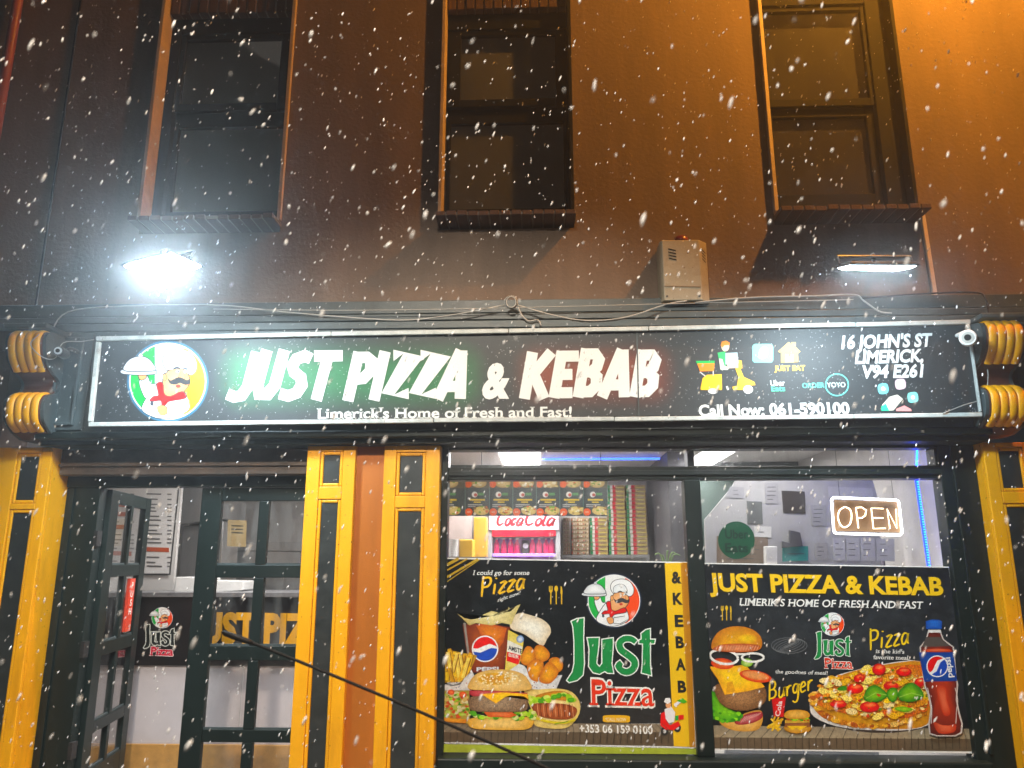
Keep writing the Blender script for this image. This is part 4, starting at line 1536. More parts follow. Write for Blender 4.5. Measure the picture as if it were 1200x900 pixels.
# ------------------------------------------------------------------ fascia sign
YS_ = -0.30
sg = thing('fascia_sign', 'long black pizza and kebab shop sign with white lettering and white frame', 'sign', (P(620, 500, YS_).x, -0.25, Z(620, 500, YS_)))
TL, TR, BR, BL = (117, 399), (1134, 379.5), (1148, 483), (106, 494.5)
MB().prism_px([TL, TR, BR, BL], YS_, -0.205).build('panel', mat('sign_box', (0.012, 0.014, 0.016), 0.5), sg)
# printed face: black with green and red glow behind the two big words
face = Art(YS_-0.001)
NX, NZ = 150, 16
vs, cl, fs = [], [], []
def lerp2(p, q, t):
    return (p[0]+(q[0]-p[0])*t, p[1]+(q[1]-p[1])*t)
def boxd(x, y, x0, x1, y0, y1):
    dx = max(x0-x, 0, x-x1)
    dy = max(y0-y, 0, y-y1)
    return math.hypot(dx, dy)
for j in range(NZ+1):
    for i in range(NX+1):
        p = lerp2(lerp2(TL, TR, i/NX), lerp2(BL, BR, i/NX), j/NZ)
        base = (0.020, 0.026, 0.030)
        g_ = max(0, 1-boxd(p[0], p[1], 285, 540, 430, 452)/36)**1.3
        r_ = max(0, 1-boxd(p[0], p[1], 632, 762, 430, 448)/34)**1.3
        col = [base[k] + g_*((0.005, 0.13, 0.04)[k]-base[k]) for k in range(3)]
        col = [col[k] + r_*((0.17, 0.032, 0.014)[k]-col[k]) for k in range(3)]
        vs.append(P(p[0], p[1], YS_-0.0015))
        cl.append(tuple(col))
for j in range(NZ):
    for i in range(NX):
        q = j*(NX+1)+i
        fs.append((q, q+1, q+NX+2, q+NX+1))
face.add(vs, fs, cl)
face.build('printed_face', 'sign_face', sg, color=True)
# white trim frame, in lengths as fitted
def trim(p, q, w, name='trim'):
    d = Vector((q[0]-p[0], q[1]-p[1])).normalized()
    n_ = Vector((-d.y, d.x))*w/2
    pp = [(p[0]+n_.x, p[1]+n_.y), (q[0]+n_.x, q[1]+n_.y), (q[0]-n_.x, q[1]-n_.y), (p[0]-n_.x, p[1]-n_.y)]
    MB().prism_px(pp, YS_-0.028, YS_-0.0025).build(name, frost, sg, bevel=0.004)
bt = [(103, 497.2), (508, 492.6), (720, 490.6), (1001, 487.8), (1152, 485.6)]
for p, q in zip(bt[:-1], bt[1:]):
    trim((p[0]+0.4, p[1]+random.uniform(-.5, .5)), (q[0]-0.4, q[1]), 5.0)
tt = [(112, 396.6), (388, 391.0), (596, 387.4), (760, 384.6), (1003, 380.2), (1138, 376.8)]
for p, q in zip(tt[:-1], tt[1:]):
    trim((p[0]+0.4, p[1]), (q[0]-0.4, q[1]+random.uniform(-.4, .4)), 5.0)
trim((114.6, 400.2), (105, 494), 5)
trim((1136, 380.4), (1150, 482), 2.2)
MB().prism_px([(745.6, 388.5), (747.2, 388.5), (749.4, 487), (747.8, 487)], YS_-0.006, YS_-0.0025).build('panel_joint', slate, sg)

YL = YS_-0.004
emblem(YL, 196.6, 446.8, 46.0, sg, right=(0.78, 0.42, 0.04), ring=(0.05, 0.13, 0.2), coat=(0.80, 0.80, 0.79))  # right field yellowed, floodlight overexposure put into its colour
a = Art(YL)
LW = (0.68, 0.71, 0.70)
a.brush('JUST', (263, 470.5), (385, 469), 59, 13.2, LW, shear=0.20, jit=0.03)
a.brush('PIZZA', (401, 470), (545, 467.5), 57, 13.2, LW, shear=0.20, jit=0.03)
a.brush('KEBAB', (608, 467), (769, 465.5), 56, 13.0, LW, shear=0.20, jit=0.03)
a.text('&', (564, 465), (597, 464.5), 40, LW, bold=0.05, shear=0.12)
a.done('main_lettering', sg, label='large slanted lettering JUST PIZZA & KEBAB')
a = Art(YL)
a.text("Limerick's Home of Fresh and Fast!", (371, 490.6), (670, 488.4), 12.5, LW, bold=0.022, serif=True)
a.done('tagline_lettering', sg)
a = Art(YL)
a.text('Call Now:', (819, 487.6), (896, 486.6), 13.5, LW, bold=0.035)
a.text('061-590100', (902, 486.4), (996, 485), 14, LW, bold=0.035)
a.done('phone_lettering', sg)
a = Art(YL)
a.text("16 JOHN'S ST", (986, 408.5), (1091, 405.5), 15.5, LW, bold=0.035, shear=0.22)
a.text('LIMERICK,', (1002, 426), (1082, 423.5), 15, LW, bold=0.035, shear=0.22)
a.text('V94 E261', (1009, 442.8), (1081, 441.5), 15, LW, bold=0.035, shear=0.22)
a.done('address_lettering', sg)
# delivery rider on a scooter
z = zoom(805, 390, 6)
a = Art(YL, z)
YLW, ORG_ = (0.78, 0.50, 0.02), (0.72, 0.27, 0.03)
a.poly([(95, 395), (110, 320), (140, 295), (245, 290), (247, 402), (100, 402)], YLW)
a.poly([(318, 380), (352, 372), (362, 310), (340, 250), (375, 250), (400, 310), (475, 345), (482, 368), (420, 372), (395, 402), (325, 402)], YLW, sm=0)
a.poly([(345, 190), (385, 195), (390, 250), (345, 252)], YLW)
a.ell(182, 410, 34, 20, (0.6, 0.6, 0.58))
a.ell(430, 398, 34, 30, (0.72, 0.72, 0.72))
a.ell(430, 398, 15, 13, (0.45, 0.47, 0.5))
a.line([(90, 275), (130, 305)], 7, (0.6, 0.6, 0.6))
a.line([(185, 265), (185, 300)], 7, (0.6, 0.6, 0.6))
a.poly([(72, 215), (195, 212), (190, 268), (92, 272)], ORG_)
a.poly([(62, 198), (195, 196), (195, 214), (70, 216)], (0.05, 0.4, 0.12))
a.poly([(215, 140), (270, 130), (275, 250), (240, 262)], (0.08, 0.42, 0.16))
a.poly([(225, 180), (250, 185), (262, 230), (300, 245), (285, 262), (235, 258)], (0.62, 0.66, 0.55))
a.poly([(270, 142), (355, 138), (362, 215), (270, 222)], (0.42, 0.56, 0.62))
a.poly([(280, 222), (360, 216), (362, 246), (290, 250)], (0.62, 0.5, 0.4))
a.ell(270, 95, 28, 36, (0.70, 0.58, 0.46))
a.poly([(238, 90), (245, 62), (275, 55), (300, 68), (300, 85), (262, 88), (252, 105)], (0.72, 0.25, 0.08))
a.line([(280, 375), (290, 402)], 14, (0.65, 0.65, 0.6))
a.done('delivery_scooter_picture', sg, label='picture of a delivery rider on a yellow scooter')
a = Art(YL, z)
rr_ = []
for (cx_, cy_, st0) in ((585, 100, -90), (585, 188, 0), (482, 188, 90), (482, 100, 180)):
    for s_ in range(5):
        an = math.radians(st0+90*s_/4)
        rr_.append((cx_+22*math.cos(an), cy_+22*math.sin(an)))
a.poly(rr_, (0.22, 0.58, 0.56))
a.poly([(505, 165), (512, 120), (540, 95), (565, 110), (570, 150), (545, 180), (515, 182)], (0.72, 0.70, 0.70), sm=3)
a.done('app_icon_picture', sg)
a = Art(YL, z)
a.poly([(640, 132), (716, 65), (735, 80), (735, 66), (765, 66), (765, 100), (798, 132), (780, 142), (782, 205), (662, 210), (662, 142)], YLW)
a.poly([(690, 208), (690, 150), (712, 150), (712, 165), (730, 165), (730, 150), (750, 150), (750, 207)], (0.82, 0.68, 0.3))
a.text('JUST EAT', z(615, 268), z(832, 264), 6.2, YLW, bold=0.035, shear=0.05)
a.done('house_logo', sg)
a = Art(YL, z)
a.text('Uber', z(588, 372), z(690, 370), 6.6, LW, bold=0.02)
a.text('Eats', z(594, 411), z(692, 409), 6.6, (0.15, 0.6, 0.4), bold=0.025)
a.done('two_line_logo', sg)
a = Art(YL, z)
TQ = (0.18, 0.58, 0.52)
a.text('ORDER', z(812, 388), z(968, 384), 6, TQ, bold=0.015)
a.text('YOYO', z(985, 384), z(1116, 381), 6, (0.55, 0.68, 0.64), bold=0.01)
a.line([(1055+80*math.cos(i*math.pi/18), 366+76*math.sin(i*math.pi/18)) for i in range(37)], 7, TQ)
a.done('ring_logo', sg)
z = zoom(800, 370, 1200/380)
a = Art(YL, z)
a.poly([(738, 330), (765, 300), (795, 292), (815, 308), (780, 350), (738, 352)], (0.62, 0.62, 0.55))
a.poly([(735, 335), (752, 325), (765, 352), (735, 352)], (0.1, 0.5, 0.3))
a.poly([(790, 345), (820, 332), (845, 345), (848, 353), (790, 353)], (0.65, 0.3, 0.3))
for cx_, cy_, c_ in ((742, 270, (0.2, 0.5, 0.55)), (806, 253, (0.6, 0.45, 0.5)), (852, 302, (0.25, 0.58, 0.55))):
    a.poly(smooth_pts([(cx_-18, cy_-14), (cx_+14, cy_-18), (cx_+18, cy_+14), (cx_-14, cy_+18)], 4), c_)
    a.ell(cx_, cy_, 8, 8, (0.7, 0.72, 0.7), n=12)
a.done('phone_and_icons_picture', sg)

# ------------------------------------------------------------------ posters
YPO = YW-0.002
BUN, BUN2 = (0.52, 0.25, 0.06), (0.72, 0.46, 0.16)
LEAF, LEAF2 = (0.10, 0.30, 0.03), (0.34, 0.55, 0.10)
MEAT, MEAT2 = (0.11, 0.055, 0.028), (0.24, 0.13, 0.075)
CHS, CHS2 = (0.72, 0.40, 0.03), (0.80, 0.56, 0.10)
TOM, TOM2 = (0.52, 0.06, 0.025), (0.70, 0.20, 0.10)


def scatter(a, pts_fn, n, cols, r0, r1, seed=1, asp=0.7):
    rn = random.Random(seed)
    for _ in range(n):
        x, y = pts_fn(rn)
        r = rn.uniform(r0, r1)
        a.ell(x, y, r, r*asp, rn.choice(cols), rot=rn.uniform(-0.6, 0.6), n=9)


def globe(a, cx, cy, r, ring=(0.75, 0.75, 0.76), tilt=0.0):
    a.ell(cx, cy, r, r, ring, n=30)
    r2 = r*0.9
    c, s = math.cos(tilt), math.sin(tilt)
    R_ = lambda u, v: (cx+(u*c-v*s)*r2, cy+(u*s+v*c)*r2)
    up = [R_(math.cos(math.radians(t)), -math.sin(math.radians(t))) for t in range(8, 173, 11)]
    wave = [R_(-0.99, -0.05), R_(-0.6, -0.02), R_(-0.1, -0.25), R_(0.4, -0.42), R_(0.99, -0.2)]
    a.poly(up[::1] + wave, (0.58, 0.02, 0.02))
    lo = [R_(math.cos(math.radians(t)), math.sin(math.radians(t))) for t in range(-2, 183, 11)]
    wave2 = [R_(-0.97, 0.22), R_(-0.4, 0.32), R_(0.1, 0.1), R_(0.5, -0.08), R_(0.97, -0.02)]
    a.poly(lo + wave2, (0.015, 0.06, 0.36))


# ---- left poster
po = thing('window_poster', 'wide black burger and chips poster with yellow side strip in the left window', 'poster', P(665, 882, YPO))
pTL, pTR, pBR, pBL = (522.5, 653.5), (806.5, 658.5), (815.5, 876), (517.5, 870.5)
MB().prism_px([pTL, pTR, pBR, pBL], YPO, YPO+0.006).build('panel', white, po)
a = Art(YPO-0.0005)
yb_ = 0.0
a.grad([(523.6, 655), (780, 659.4), (784, 760), (521.6, 752)], (0.006, 0.009, 0.011), (0.008, 0.011, 0.013))
a.grad([(521.6, 752), (784, 760), (789.5, 848), (519, 848)], (0.008, 0.011, 0.013), (0.028, 0.028, 0.028))
a.done('dark_ground', po, 'print_dark')
# printed plank floor
a = Art(YPO-0.0006)
a.poly([(519.2, 847), (789, 848.5), (789.8, 858), (519, 858)], (0.23, 0.19, 0.14))
a.poly([(519, 858), (789.8, 858), (790.4, 874.5), (518.8, 869.5)], (0.10, 0.075, 0.05))
for i in range(34):
    x_ = 520+i*8
    a.line([(x_, 858), (x_-0.8, 871)], 0.9, (0.035, 0.026, 0.018), raw=True)
    a.line([(655+(x_-655)*1.02, 858), (655+(x_-655)*0.94, 848.2)], 0.6, (0.09, 0.07, 0.05), raw=True)
a.done('plank_picture', po, 'print_food')
z = zoom(510, 650, 4)
a = Art(YPO-0.001, z)
for (q, w_) in (([(52, 50), (110, 18)], 14), ([(52, 75), (150, 20)], 8), ([(50, 108), (200, 20)], 10), ([(50, 130), (210, 22)], 4)):
    a.line(q, w_, (0.42, 0.30, 0.03))
a.done('gold_slashes', po)
a = Art(YPO-0.001, z)
a.text('I could go for some', z(176, 95), z(440, 95), 5.6, WHT, serif=True, shear=0.2, bold=0.006)
a.text('right now!', z(292, 222), z(398, 186), 4.6, WHT, serif=True, shear=0.15)
a.done('slogan_lettering', po)
a = Art(YPO-0.001, z)
a.brush('Pizza', z(205, 200), z(420, 160), 24, 2.8, (0.72, 0.46, 0.05), shear=0.08, taper=0.35, sm=4)
a.done('brush_lettering', po, label='gold brush lettering Pizza')
cutlery(YPO-0.001, 645.5, 693, 15, po)
emblem(YPO-0.001, 719.5, 704.0, 31.3, po)
just_word(YPO-0.001, zoom(660, 655, 5.625), po)
pizza_word(YPO-0.001, (690, 826.5), (768, 828), 33, po)
# yellow side strip with vertical word
a = Art(YPO-0.001)
a.poly([(779, 660), (806, 659.2), (815, 875.5), (789.6, 874.5)], (0.72, 0.48, 0.015))
a.poly([(797.5, 660), (806, 659.3), (815, 875.5), (808, 875.5)], (0.48, 0.24, 0.01))
a.done('yellow_strip', po)
a = Art(YPO-0.0018)
for ch, px, py in (('&', 793, 683), ('K', 794.5, 708), ('E', 796, 734), ('B', 797, 759), ('A', 798, 785), ('B', 799.5, 811)):
    w_ = 11.5 if ch in '&AK' else 10
    a = Art(YPO-0.0018)
    a.text(ch, (px-w_/2, py), (px+w_/2, py), 13.5, (0.012, 0.012, 0.012), bold=0.045)
    a.done('vertical_letter', po, label='black letter %s of the vertical word' % ch)
# call-now tab and number
a = Art(YPO-0.001)
rr_ = smooth_pts([(708, 838.5), (723, 838), (737, 839), (738, 842.5), (737, 846.5), (722, 846.5), (708, 846), (706.5, 842.5)], 3)
a.poly(rr_, (0.66, 0.40, 0.03))
a.text('CALL NOW', (711, 845), (734, 845.3), 4.2, (0.75, 0.68, 0.5), bold=0.01)
a.text('+353 06 159 0100', (679, 858), (765, 860), 9.6, WHT, bold=0.025)
a.done('phone_lettering', po)
# splash of cola in a tall glass
zz = zoom(510, 700, 5)
a = Art(YPO-0.001, zz)
a.poly([(160, 160), (300, 150), (440, 175), (425, 300), (400, 440), (215, 440), (185, 330)], (0.13, 0.022, 0.010), (0.34, 0.09, 0.02))
a.poly([(240, 165), (300, 150), (420, 180), (400, 260), (370, 300), (330, 230), (270, 225)], (0.42, 0.10, 0.02), (0.60, 0.22, 0.04))
a.poly([(130, 95), (170, 120), (215, 130), (260, 110), (330, 80), (400, 95), (428, 75), (430, 55), (445, 80), (475, 50), (500, 40), (470, 100), (445, 160), (390, 150), (330, 165), (240, 150), (200, 165), (175, 140)], (0.50, 0.42, 0.20), (0.70, 0.62, 0.36))
a.poly([(165, 150), (178, 150), (215, 440), (203, 440)], (0.30, 0.28, 0.26))
globe(a, 292, 302, 78)
a.text('PEPSI', zz(242, 432), zz(372, 430), 4.6, (0.6, 0.62, 0.66), bold=0.04)
a.done('cola_glass_picture', po, 'print_food')
# ice lolly shaped foam glass and bottle label
a = Art(YPO-0.001, zz)
a.poly([(440, 180), (455, 115), (500, 92), (560, 105), (620, 125), (665, 160), (678, 205), (655, 245), (632, 285), (600, 270), (520, 215)], (0.62, 0.52, 0.38), (0.80, 0.78, 0.70), sm=3)
a.poly([(428, 190), (520, 240), (505, 360), (470, 440), (408, 430), (420, 300)], (0.62, 0.50, 0.14), (0.72, 0.62, 0.3))
a.poly([(424, 250), (512, 290), (500, 340), (420, 320)], (0.72, 0.70, 0.64))
a.poly([(422, 318), (502, 340), (488, 395), (418, 372)], (0.60, 0.05, 0.04))
a.ell(498, 245, 22, 22, (0.10, 0.2, 0.42), (0.6, 0.65, 0.7))
a.text('AMSTE', zz(428, 306), zz(508, 330), 5.4, (0.015, 0.015, 0.02), bold=0.03)
a.text('BIER', zz(430, 345), zz(492, 362), 4.0, (0.7, 0.6, 0.55), bold=0.03)
a.done('beer_glass_picture', po, 'print_food')
# chips in a paper tray
a = Art(YPO-0.003, zz)
rn = random.Random(5)
a.poly([(40, 330), (90, 310), (190, 330), (245, 340), (205, 430), (160, 500), (120, 522), (40, 525)], (0.45, 0.28, 0.03))
for i in range(34):
    bx_ = rn.uniform(55, 190)
    by_ = rn.uniform(420, 510)
    an = rn.uniform(-0.5, 0.45)+(bx_-120)/260
    ln = rn.uniform(80, 150)
    tx_, ty_ = max(45, bx_+ln*math.sin(an)), max(275, by_-ln*math.cos(an))
    c_ = rn.choice([(0.72, 0.50, 0.10), (0.66, 0.42, 0.05), (0.78, 0.60, 0.20), (0.56, 0.32, 0.03)])
    w_ = rn.uniform(17, 23)
    a.line([(bx_+3, by_+2), (tx_+3, ty_+2)], w_+5, (0.26, 0.13, 0.01))
    a.line([(bx_, by_), (tx_, ty_)], w_, c_)
    a.line([(bx_-4, by_), (tx_-4, ty_)], w_*0.35, tuple(min(0.85, q*1.2) for q in c_))
a.poly([(38, 500), (90, 522), (150, 510), (200, 450), (215, 430), (235, 470), (215, 545), (38, 545)], (0.62, 0.62, 0.62), (0.70, 0.70, 0.69))
scatter(a, lambda r: (r.uniform(120, 215), r.uniform(500, 535)), 7, [(0.3, 0.04, 0.03), (0.05, 0.07, 0.2)], 3, 5, 3)
a.done('chips_picture', po, 'print_food')
# chicken nuggets in a paper tray
a = Art(YPO-0.003, zz)
a.poly([(430, 430), (490, 390), (520, 400), (560, 480), (620, 500), (700, 480), (745, 455), (708, 540), (560, 540), (430, 470)], (0.60, 0.60, 0.60), (0.70, 0.70, 0.70))
scatter(a, lambda r: (r.uniform(560, 705), r.uniform(498, 530)), 9, [(0.1, 0.1, 0.14), (0.3, 0.08, 0.08)], 3, 5, 8)
for k_, q in enumerate(([(510, 330), (540, 285), (580, 310), (582, 370), (535, 400), (500, 375)], [(585, 290), (625, 280), (670, 325), (660, 365), (610, 380), (580, 340)],
          [(665, 370), (710, 350), (748, 385), (738, 430), (690, 440)], [(540, 400), (580, 362), (630, 375), (632, 420), (605, 470), (600, 495), (560, 480), (542, 440)],
          [(630, 420), (665, 378), (712, 410), (720, 450), (680, 500), (635, 505), (608, 480)])):
    a.poly(q, (0.46, 0.15, 0.02), (0.72, 0.36, 0.07), sm=4)
a.done('nuggets_picture', po, 'print_food')
# wrap / salad at the far left
a = Art(YPO-0.005, zz)
a.poly([(38, 545), (200, 545), (205, 740), (150, 738), (38, 730)], (0.40, 0.32, 0.10))
scatter(a, lambda r: (r.uniform(45, 195), r.uniform(560, 700)), 95, [LEAF2, (0.45, 0.55, 0.16), (0.62, 0.60, 0.40), LEAF, (0.5, 0.1, 0.05), (0.6, 0.45, 0.2)], 6, 18, 12)
a.ell(93, 556, 20, 16, TOM, TOM2)
a.ell(162, 570, 22, 18, TOM, TOM2)
a.poly([(38, 700), (120, 712), (185, 715), (180, 738), (38, 728)], (0.55, 0.22, 0.05), (0.66, 0.34, 0.1))
a.done('salad_wrap_picture', po, 'print_food')
# hot dog roll at the right
a = Art(YPO-0.005, zz)
a.poly([(520, 545), (600, 540), (720, 535), (800, 555), (845, 610), (845, 680), (800, 745), (740, 770), (620, 762), (575, 735), (560, 650)], (0.62, 0.48, 0.20), (0.74, 0.62, 0.34), sm=3)
a.poly([(590, 575), (700, 548), (780, 560), (815, 610), (700, 600), (620, 600)], (0.40, 0.17, 0.03), (0.56, 0.28, 0.06), sm=3)
scatter(a, lambda r: (lambda t: (550+t*260, 590+20*math.sin(t*7)+r.uniform(-12, 16)))(r.random()), 46, [LEAF2, (0.42, 0.58, 0.12), (0.55, 0.66, 0.2), LEAF], 10, 22, 4)
a.poly([(575, 625), (650, 620), (760, 625), (828, 650), (820, 695), (770, 715), (680, 712), (600, 690), (570, 655)], (0.20, 0.05, 0.02), (0.40, 0.13, 0.06), sm=3)
for i in range(13):
    a.line([(598+i*17, 622+abs(i-6)*0.6), (606+i*17, 700)], 5, (0.12, 0.03, 0.015) if i % 2 else (0.50, 0.24, 0.14))
a.line([(585, 705), (660, 728), (760, 735), (820, 715)], 14, (0.60, 0.50, 0.06), sm=4)
a.line([(700, 742), (780, 728)], 6, (0.2, 0.3, 0.02), sm=2)
a.done('hot_dog_picture', po, 'print_food')
# big burger in front
a = Art(YPO-0.0095, zz)
a.poly([(195, 715), (280, 700), (450, 700), (570, 705), (575, 740), (550, 768), (480, 778), (290, 775), (215, 765), (192, 742)], (0.58, 0.34, 0.10), (0.74, 0.54, 0.24), sm=3)
scatter(a, lambda r: (r.uniform(195, 580), r.uniform(668, 710)), 60, [LEAF2, (0.45, 0.56, 0.14), (0.6, 0.62, 0.3), LEAF], 9, 22, 21)
a.poly([(285, 672), (440, 668), (480, 690), (440, 704), (310, 700)], (0.50, 0.10, 0.04), (0.62, 0.2, 0.1))
a.done('burger_picture', po, 'print_food')
a = Art(YPO-0.0125, zz)
a.poly([(200, 590), (270, 570), (420, 560), (520, 575), (545, 620), (530, 665), (440, 672), (300, 672), (215, 662), (196, 630)], (0.14, 0.085, 0.05), (0.30, 0.22, 0.15), sm=3)
a.done('patty_picture', po, 'print_grain')
a = Art(YPO-0.013, zz)
a.poly([(200, 545), (360, 548), (540, 560), (545, 580), (400, 572), (230, 580), (198, 570)], (0.30, 0.03, 0.04), (0.45, 0.12, 0.12))
a.poly([(262, 568), (400, 556), (540, 566), (548, 600), (520, 580), (440, 575), (410, 585), (355, 622), (320, 600), (290, 580)], CHS, CHS2)
a.poly([(198, 538), (205, 490), (240, 450), (320, 425), (430, 425), (515, 450), (555, 500), (560, 540), (450, 552), (330, 545)], (0.56, 0.36, 0.14), (0.74, 0.56, 0.30), sm=3)
a.ell(345, 478, 95, 36, (0.60, 0.36, 0.10), (0.56, 0.28, 0.05))
scatter(a, lambda r: (lambda t, q: (370+150*q*math.cos(t), 480+42*q*math.sin(t)))(r.uniform(0, 6.28), r.random()**0.5), 85, [(0.78, 0.68, 0.44), (0.72, 0.56, 0.28), (0.80, 0.74, 0.56)], 4, 7.5, 33)
a.done('bun_picture', po, 'print_food')
# small cook on a red scooter
z = zoom(510, 650, 4)
a = Art(YPO-0.003, z)
a.ell(1075, 828, 18, 20, (0.02, 0.02, 0.02))
a.ell(1135, 812, 17, 20, (0.02, 0.02, 0.02))
a.ell(1075, 828, 8, 9, (0.5, 0.5, 0.5))
a.ell(1135, 812, 8, 9, (0.5, 0.5, 0.5))
a.poly([(1058, 745), (1075, 735), (1085, 780), (1100, 800), (1140, 780), (1150, 800), (1120, 822), (1080, 820), (1055, 800)], (0.60, 0.03, 0.025))
a.poly([(1075, 725), (1105, 710), (1125, 740), (1120, 785), (1095, 790), (1080, 770)], (0.72, 0.72, 0.74))
a.poly([(1118, 700), (1150, 680), (1155, 690), (1125, 715)], (0.72, 0.72, 0.74))
a.ell(1093, 705, 13, 14, (0.62, 0.34, 0.2))
a.poly([(1072, 690), (1080, 672), (1100, 672), (1105, 690), (1090, 700)], (0.76, 0.76, 0.76))
a.poly([(1125, 755), (1140, 753), (1140, 775), (1125, 777)], (0.02, 0.3, 0.08))
a.poly([(1140, 753), (1165, 750), (1165, 772), (1140, 775)], (0.55, 0.04, 0.03))
a.poly([(1132, 685), (1160, 672), (1182, 690), (1165, 698)], (0.1, 0.36, 0.06))
a.done('scooter_picture', po)
# lime strip below the poster
lm = thing('lime_strip', 'lime green vinyl strip along the bottom of the left window', 'strip', P(665, 884, YPO))
MB().prism_px([(517.4, 872), (815.6, 877.5), (816, 884), (517, 881.5)], YPO, YPO+0.005).build('vinyl', mat('lime_vinyl', (0.36, 0.44, 0.03), 0.5, var=0.2, scale=10), lm)

# ---- right poster
p2 = thing('window_poster', 'wide black pizza and cola bottle poster in the right window', 'poster', P(985, 884, YPO))
qTL, qTR, qBR, qBL = (822.5, 659.5), (1112.5, 664), (1141.5, 883), (836.5, 878.5)
MB().prism_px([qTL, qTR, qBR, qBL], YPO, YPO+0.006).build('panel', white, p2)
a = Art(YPO-0.0005)
a.grad([(823.6, 660.8), (1111.6, 665.2), (1124.5, 760), (828.6, 752)], (0.010, 0.013, 0.016), (0.026, 0.031, 0.036))
a.grad([(828.6, 752), (1124.5, 760), (1136, 856), (834.8, 852)], (0.026, 0.031, 0.036), (0.010, 0.012, 0.014))
a.done('dark_ground', p2, 'print_dark')
a = Art(YPO-0.0006)
a.grad([(834.6, 850), (1135.6, 854), (1137.5, 866), (835.6, 864)], (0.22, 0.19, 0.14), (0.33, 0.28, 0.20))
a.poly([(835.6, 864), (1137.5, 866), (1139.8, 880.5), (837.2, 877)], (0.12, 0.09, 0.06))
for i in range(38):
    x_ = 836+i*8
    a.line([(x_, 864.4), (x_+0.6, 878)], 0.9, (0.04, 0.03, 0.02), raw=True)
    if i % 2:
        a.line([(985+(x_-985)*1.0, 864.5), (985+(x_-985)*0.93+6, 851)], 0.8, (0.08, 0.065, 0.045), raw=True)
a.done('plank_picture', p2, 'print_food')
z = zoom(800, 600, 3)
a = Art(YPO-0.001, z)
a.text('JUST PIZZA & KEBAB', z(98, 280), z(922, 295), 21.5, (0.02, 0.016, 0.004), bold=0.05)
a.text('JUST PIZZA & KEBAB', z(95, 276), z(918, 291), 21, (0.72, 0.50, 0.015), bold=0.035)
a.done('title_lettering', p2, label='yellow lettering JUST PIZZA & KEBAB')
a = Art(YPO-0.001, z)
a.text('LIMERIK\u2019S HOME OF FRESH AND FAST', z(197, 328), z(843, 340), 8.8, WHT, bold=0.012, serif=True, shear=0.22)
a.done('tagline_lettering', p2)
cutlery(YPO-0.001, 846.5, 715, 12, p2)
emblem(YPO-0.001, 975.6, 731.6, 14.0, p2)
zj = zoom(940, 700, 5)
just_word(YPO-0.001, lambda u_, v_: zj(72+(u_-26)*216/578, 202+(v_-395)*160/415), p2, ol=9)
pizza_word(YPO-0.001, zj(128, 415), zj(300, 420), 13, p2, ol=0.03)
a = Art(YPO-0.001, zj)
a.brush('Pizza', zj(388, 312), zj(628, 272), 25, 2.4, (0.74, 0.54, 0.03), shear=0.1, taper=0.3, sm=4)
a.done('brush_lettering', p2, label='yellow brush lettering Pizza')
zc3 = zoom(820, 720, 5.625)
a = Art(YPO-0.001, zj)
a.brush('Burger', zc3(445, 575), zc3(745, 500), 24, 2.2, (0.74, 0.54, 0.03), shear=0.1, taper=0.3, sm=4)
a.done('brush_lettering', p2, label='yellow brush lettering Burger')
a = Art(YPO-0.001, zj)
a.text("is the kid's", zj(430, 326), zj(598, 330), 5, WHT, serif=True, shear=0.2, bold=0.006)
a.text('favorite meal.', zj(414, 362), zj(628, 366), 5, WHT, serif=True, shear=0.2, bold=0.006)
a.text("the goodnes of meal!", zc3(497, 388), zc3(842, 398), 4.6, WHT, serif=True, shear=0.2, bold=0.006)
a.done('slogan_lettering', p2)
# faint chalk drawing
a = Art(YPO-0.001, zc3)
for i in range(7):
    q = [(590+(118-i*14)*math.cos(t*math.pi/12+i)*1.0, 205+(52-i*6)*math.sin(t*math.pi/12+i*0.7)) for t in range(25)]
    a.line(q, 3.2, (0.15, 0.155, 0.16))
a.done('chalk_drawing', p2)
# exploded burger
a = Art(YPO-0.001, zc3)
a.poly([(130, 700), (240, 690), (300, 650), (390, 630), (415, 660), (410, 720), (370, 765), (260, 770), (170, 745)], (0.52, 0.28, 0.09), (0.70, 0.46, 0.2), sm=3)
a.poly([(230, 705), (300, 660), (400, 640), (412, 680), (350, 715), (260, 728)], (0.26, 0.02, 0.03), (0.46, 0.14, 0.14), sm=3)
for i in range(9):
    a.line([(270+i*14, 715-i*6), (300+i*13, 672-i*3)], 4, (0.6, 0.32, 0.3))
a.poly([(68, 510), (110, 520), (150, 590), (230, 640), (285, 660), (270, 690), (200, 712), (120, 700), (78, 660), (70, 590)], (0.06, 0.26, 0.02), (0.22, 0.52, 0.07), sm=3)
scatter(a, lambda r: (r.uniform(80, 270), r.uniform(600, 705)), 30, [(0.14, 0.42, 0.04), (0.28, 0.6, 0.1), (0.05, 0.22, 0.02)], 7, 18, 2)
a.done('burger_base_picture', p2, 'print_food')
a = Art(YPO-0.0095, zc3)
a.poly([(95, 480), (150, 455), (300, 470), (420, 480), (440, 540), (420, 590), (350, 625), (260, 635), (170, 610), (120, 560)], (0.15, 0.075, 0.035), (0.30, 0.17, 0.09), sm=3)
a.done('patty_picture', p2, 'print_grain')
a = Art(YPO-0.0102, zc3)
a.poly([(60, 342), (160, 350), (300, 330), (430, 478), (320, 505), (165, 530), (120, 430)], (0.72, 0.38, 0.015), (0.80, 0.56, 0.04))
a.poly([(180, 450), (215, 440), (235, 505), (175, 522)], (0.60, 0.32, 0.01))
a.ell(150, 325, 76, 36, TOM, TOM2, rot=0.1)
a.ell(368, 408, 108, 38, TOM, TOM2, rot=0.18)
a.ell(368, 402, 90, 27, (0.62, 0.22, 0.10), (0.70, 0.34, 0.16), rot=0.18)
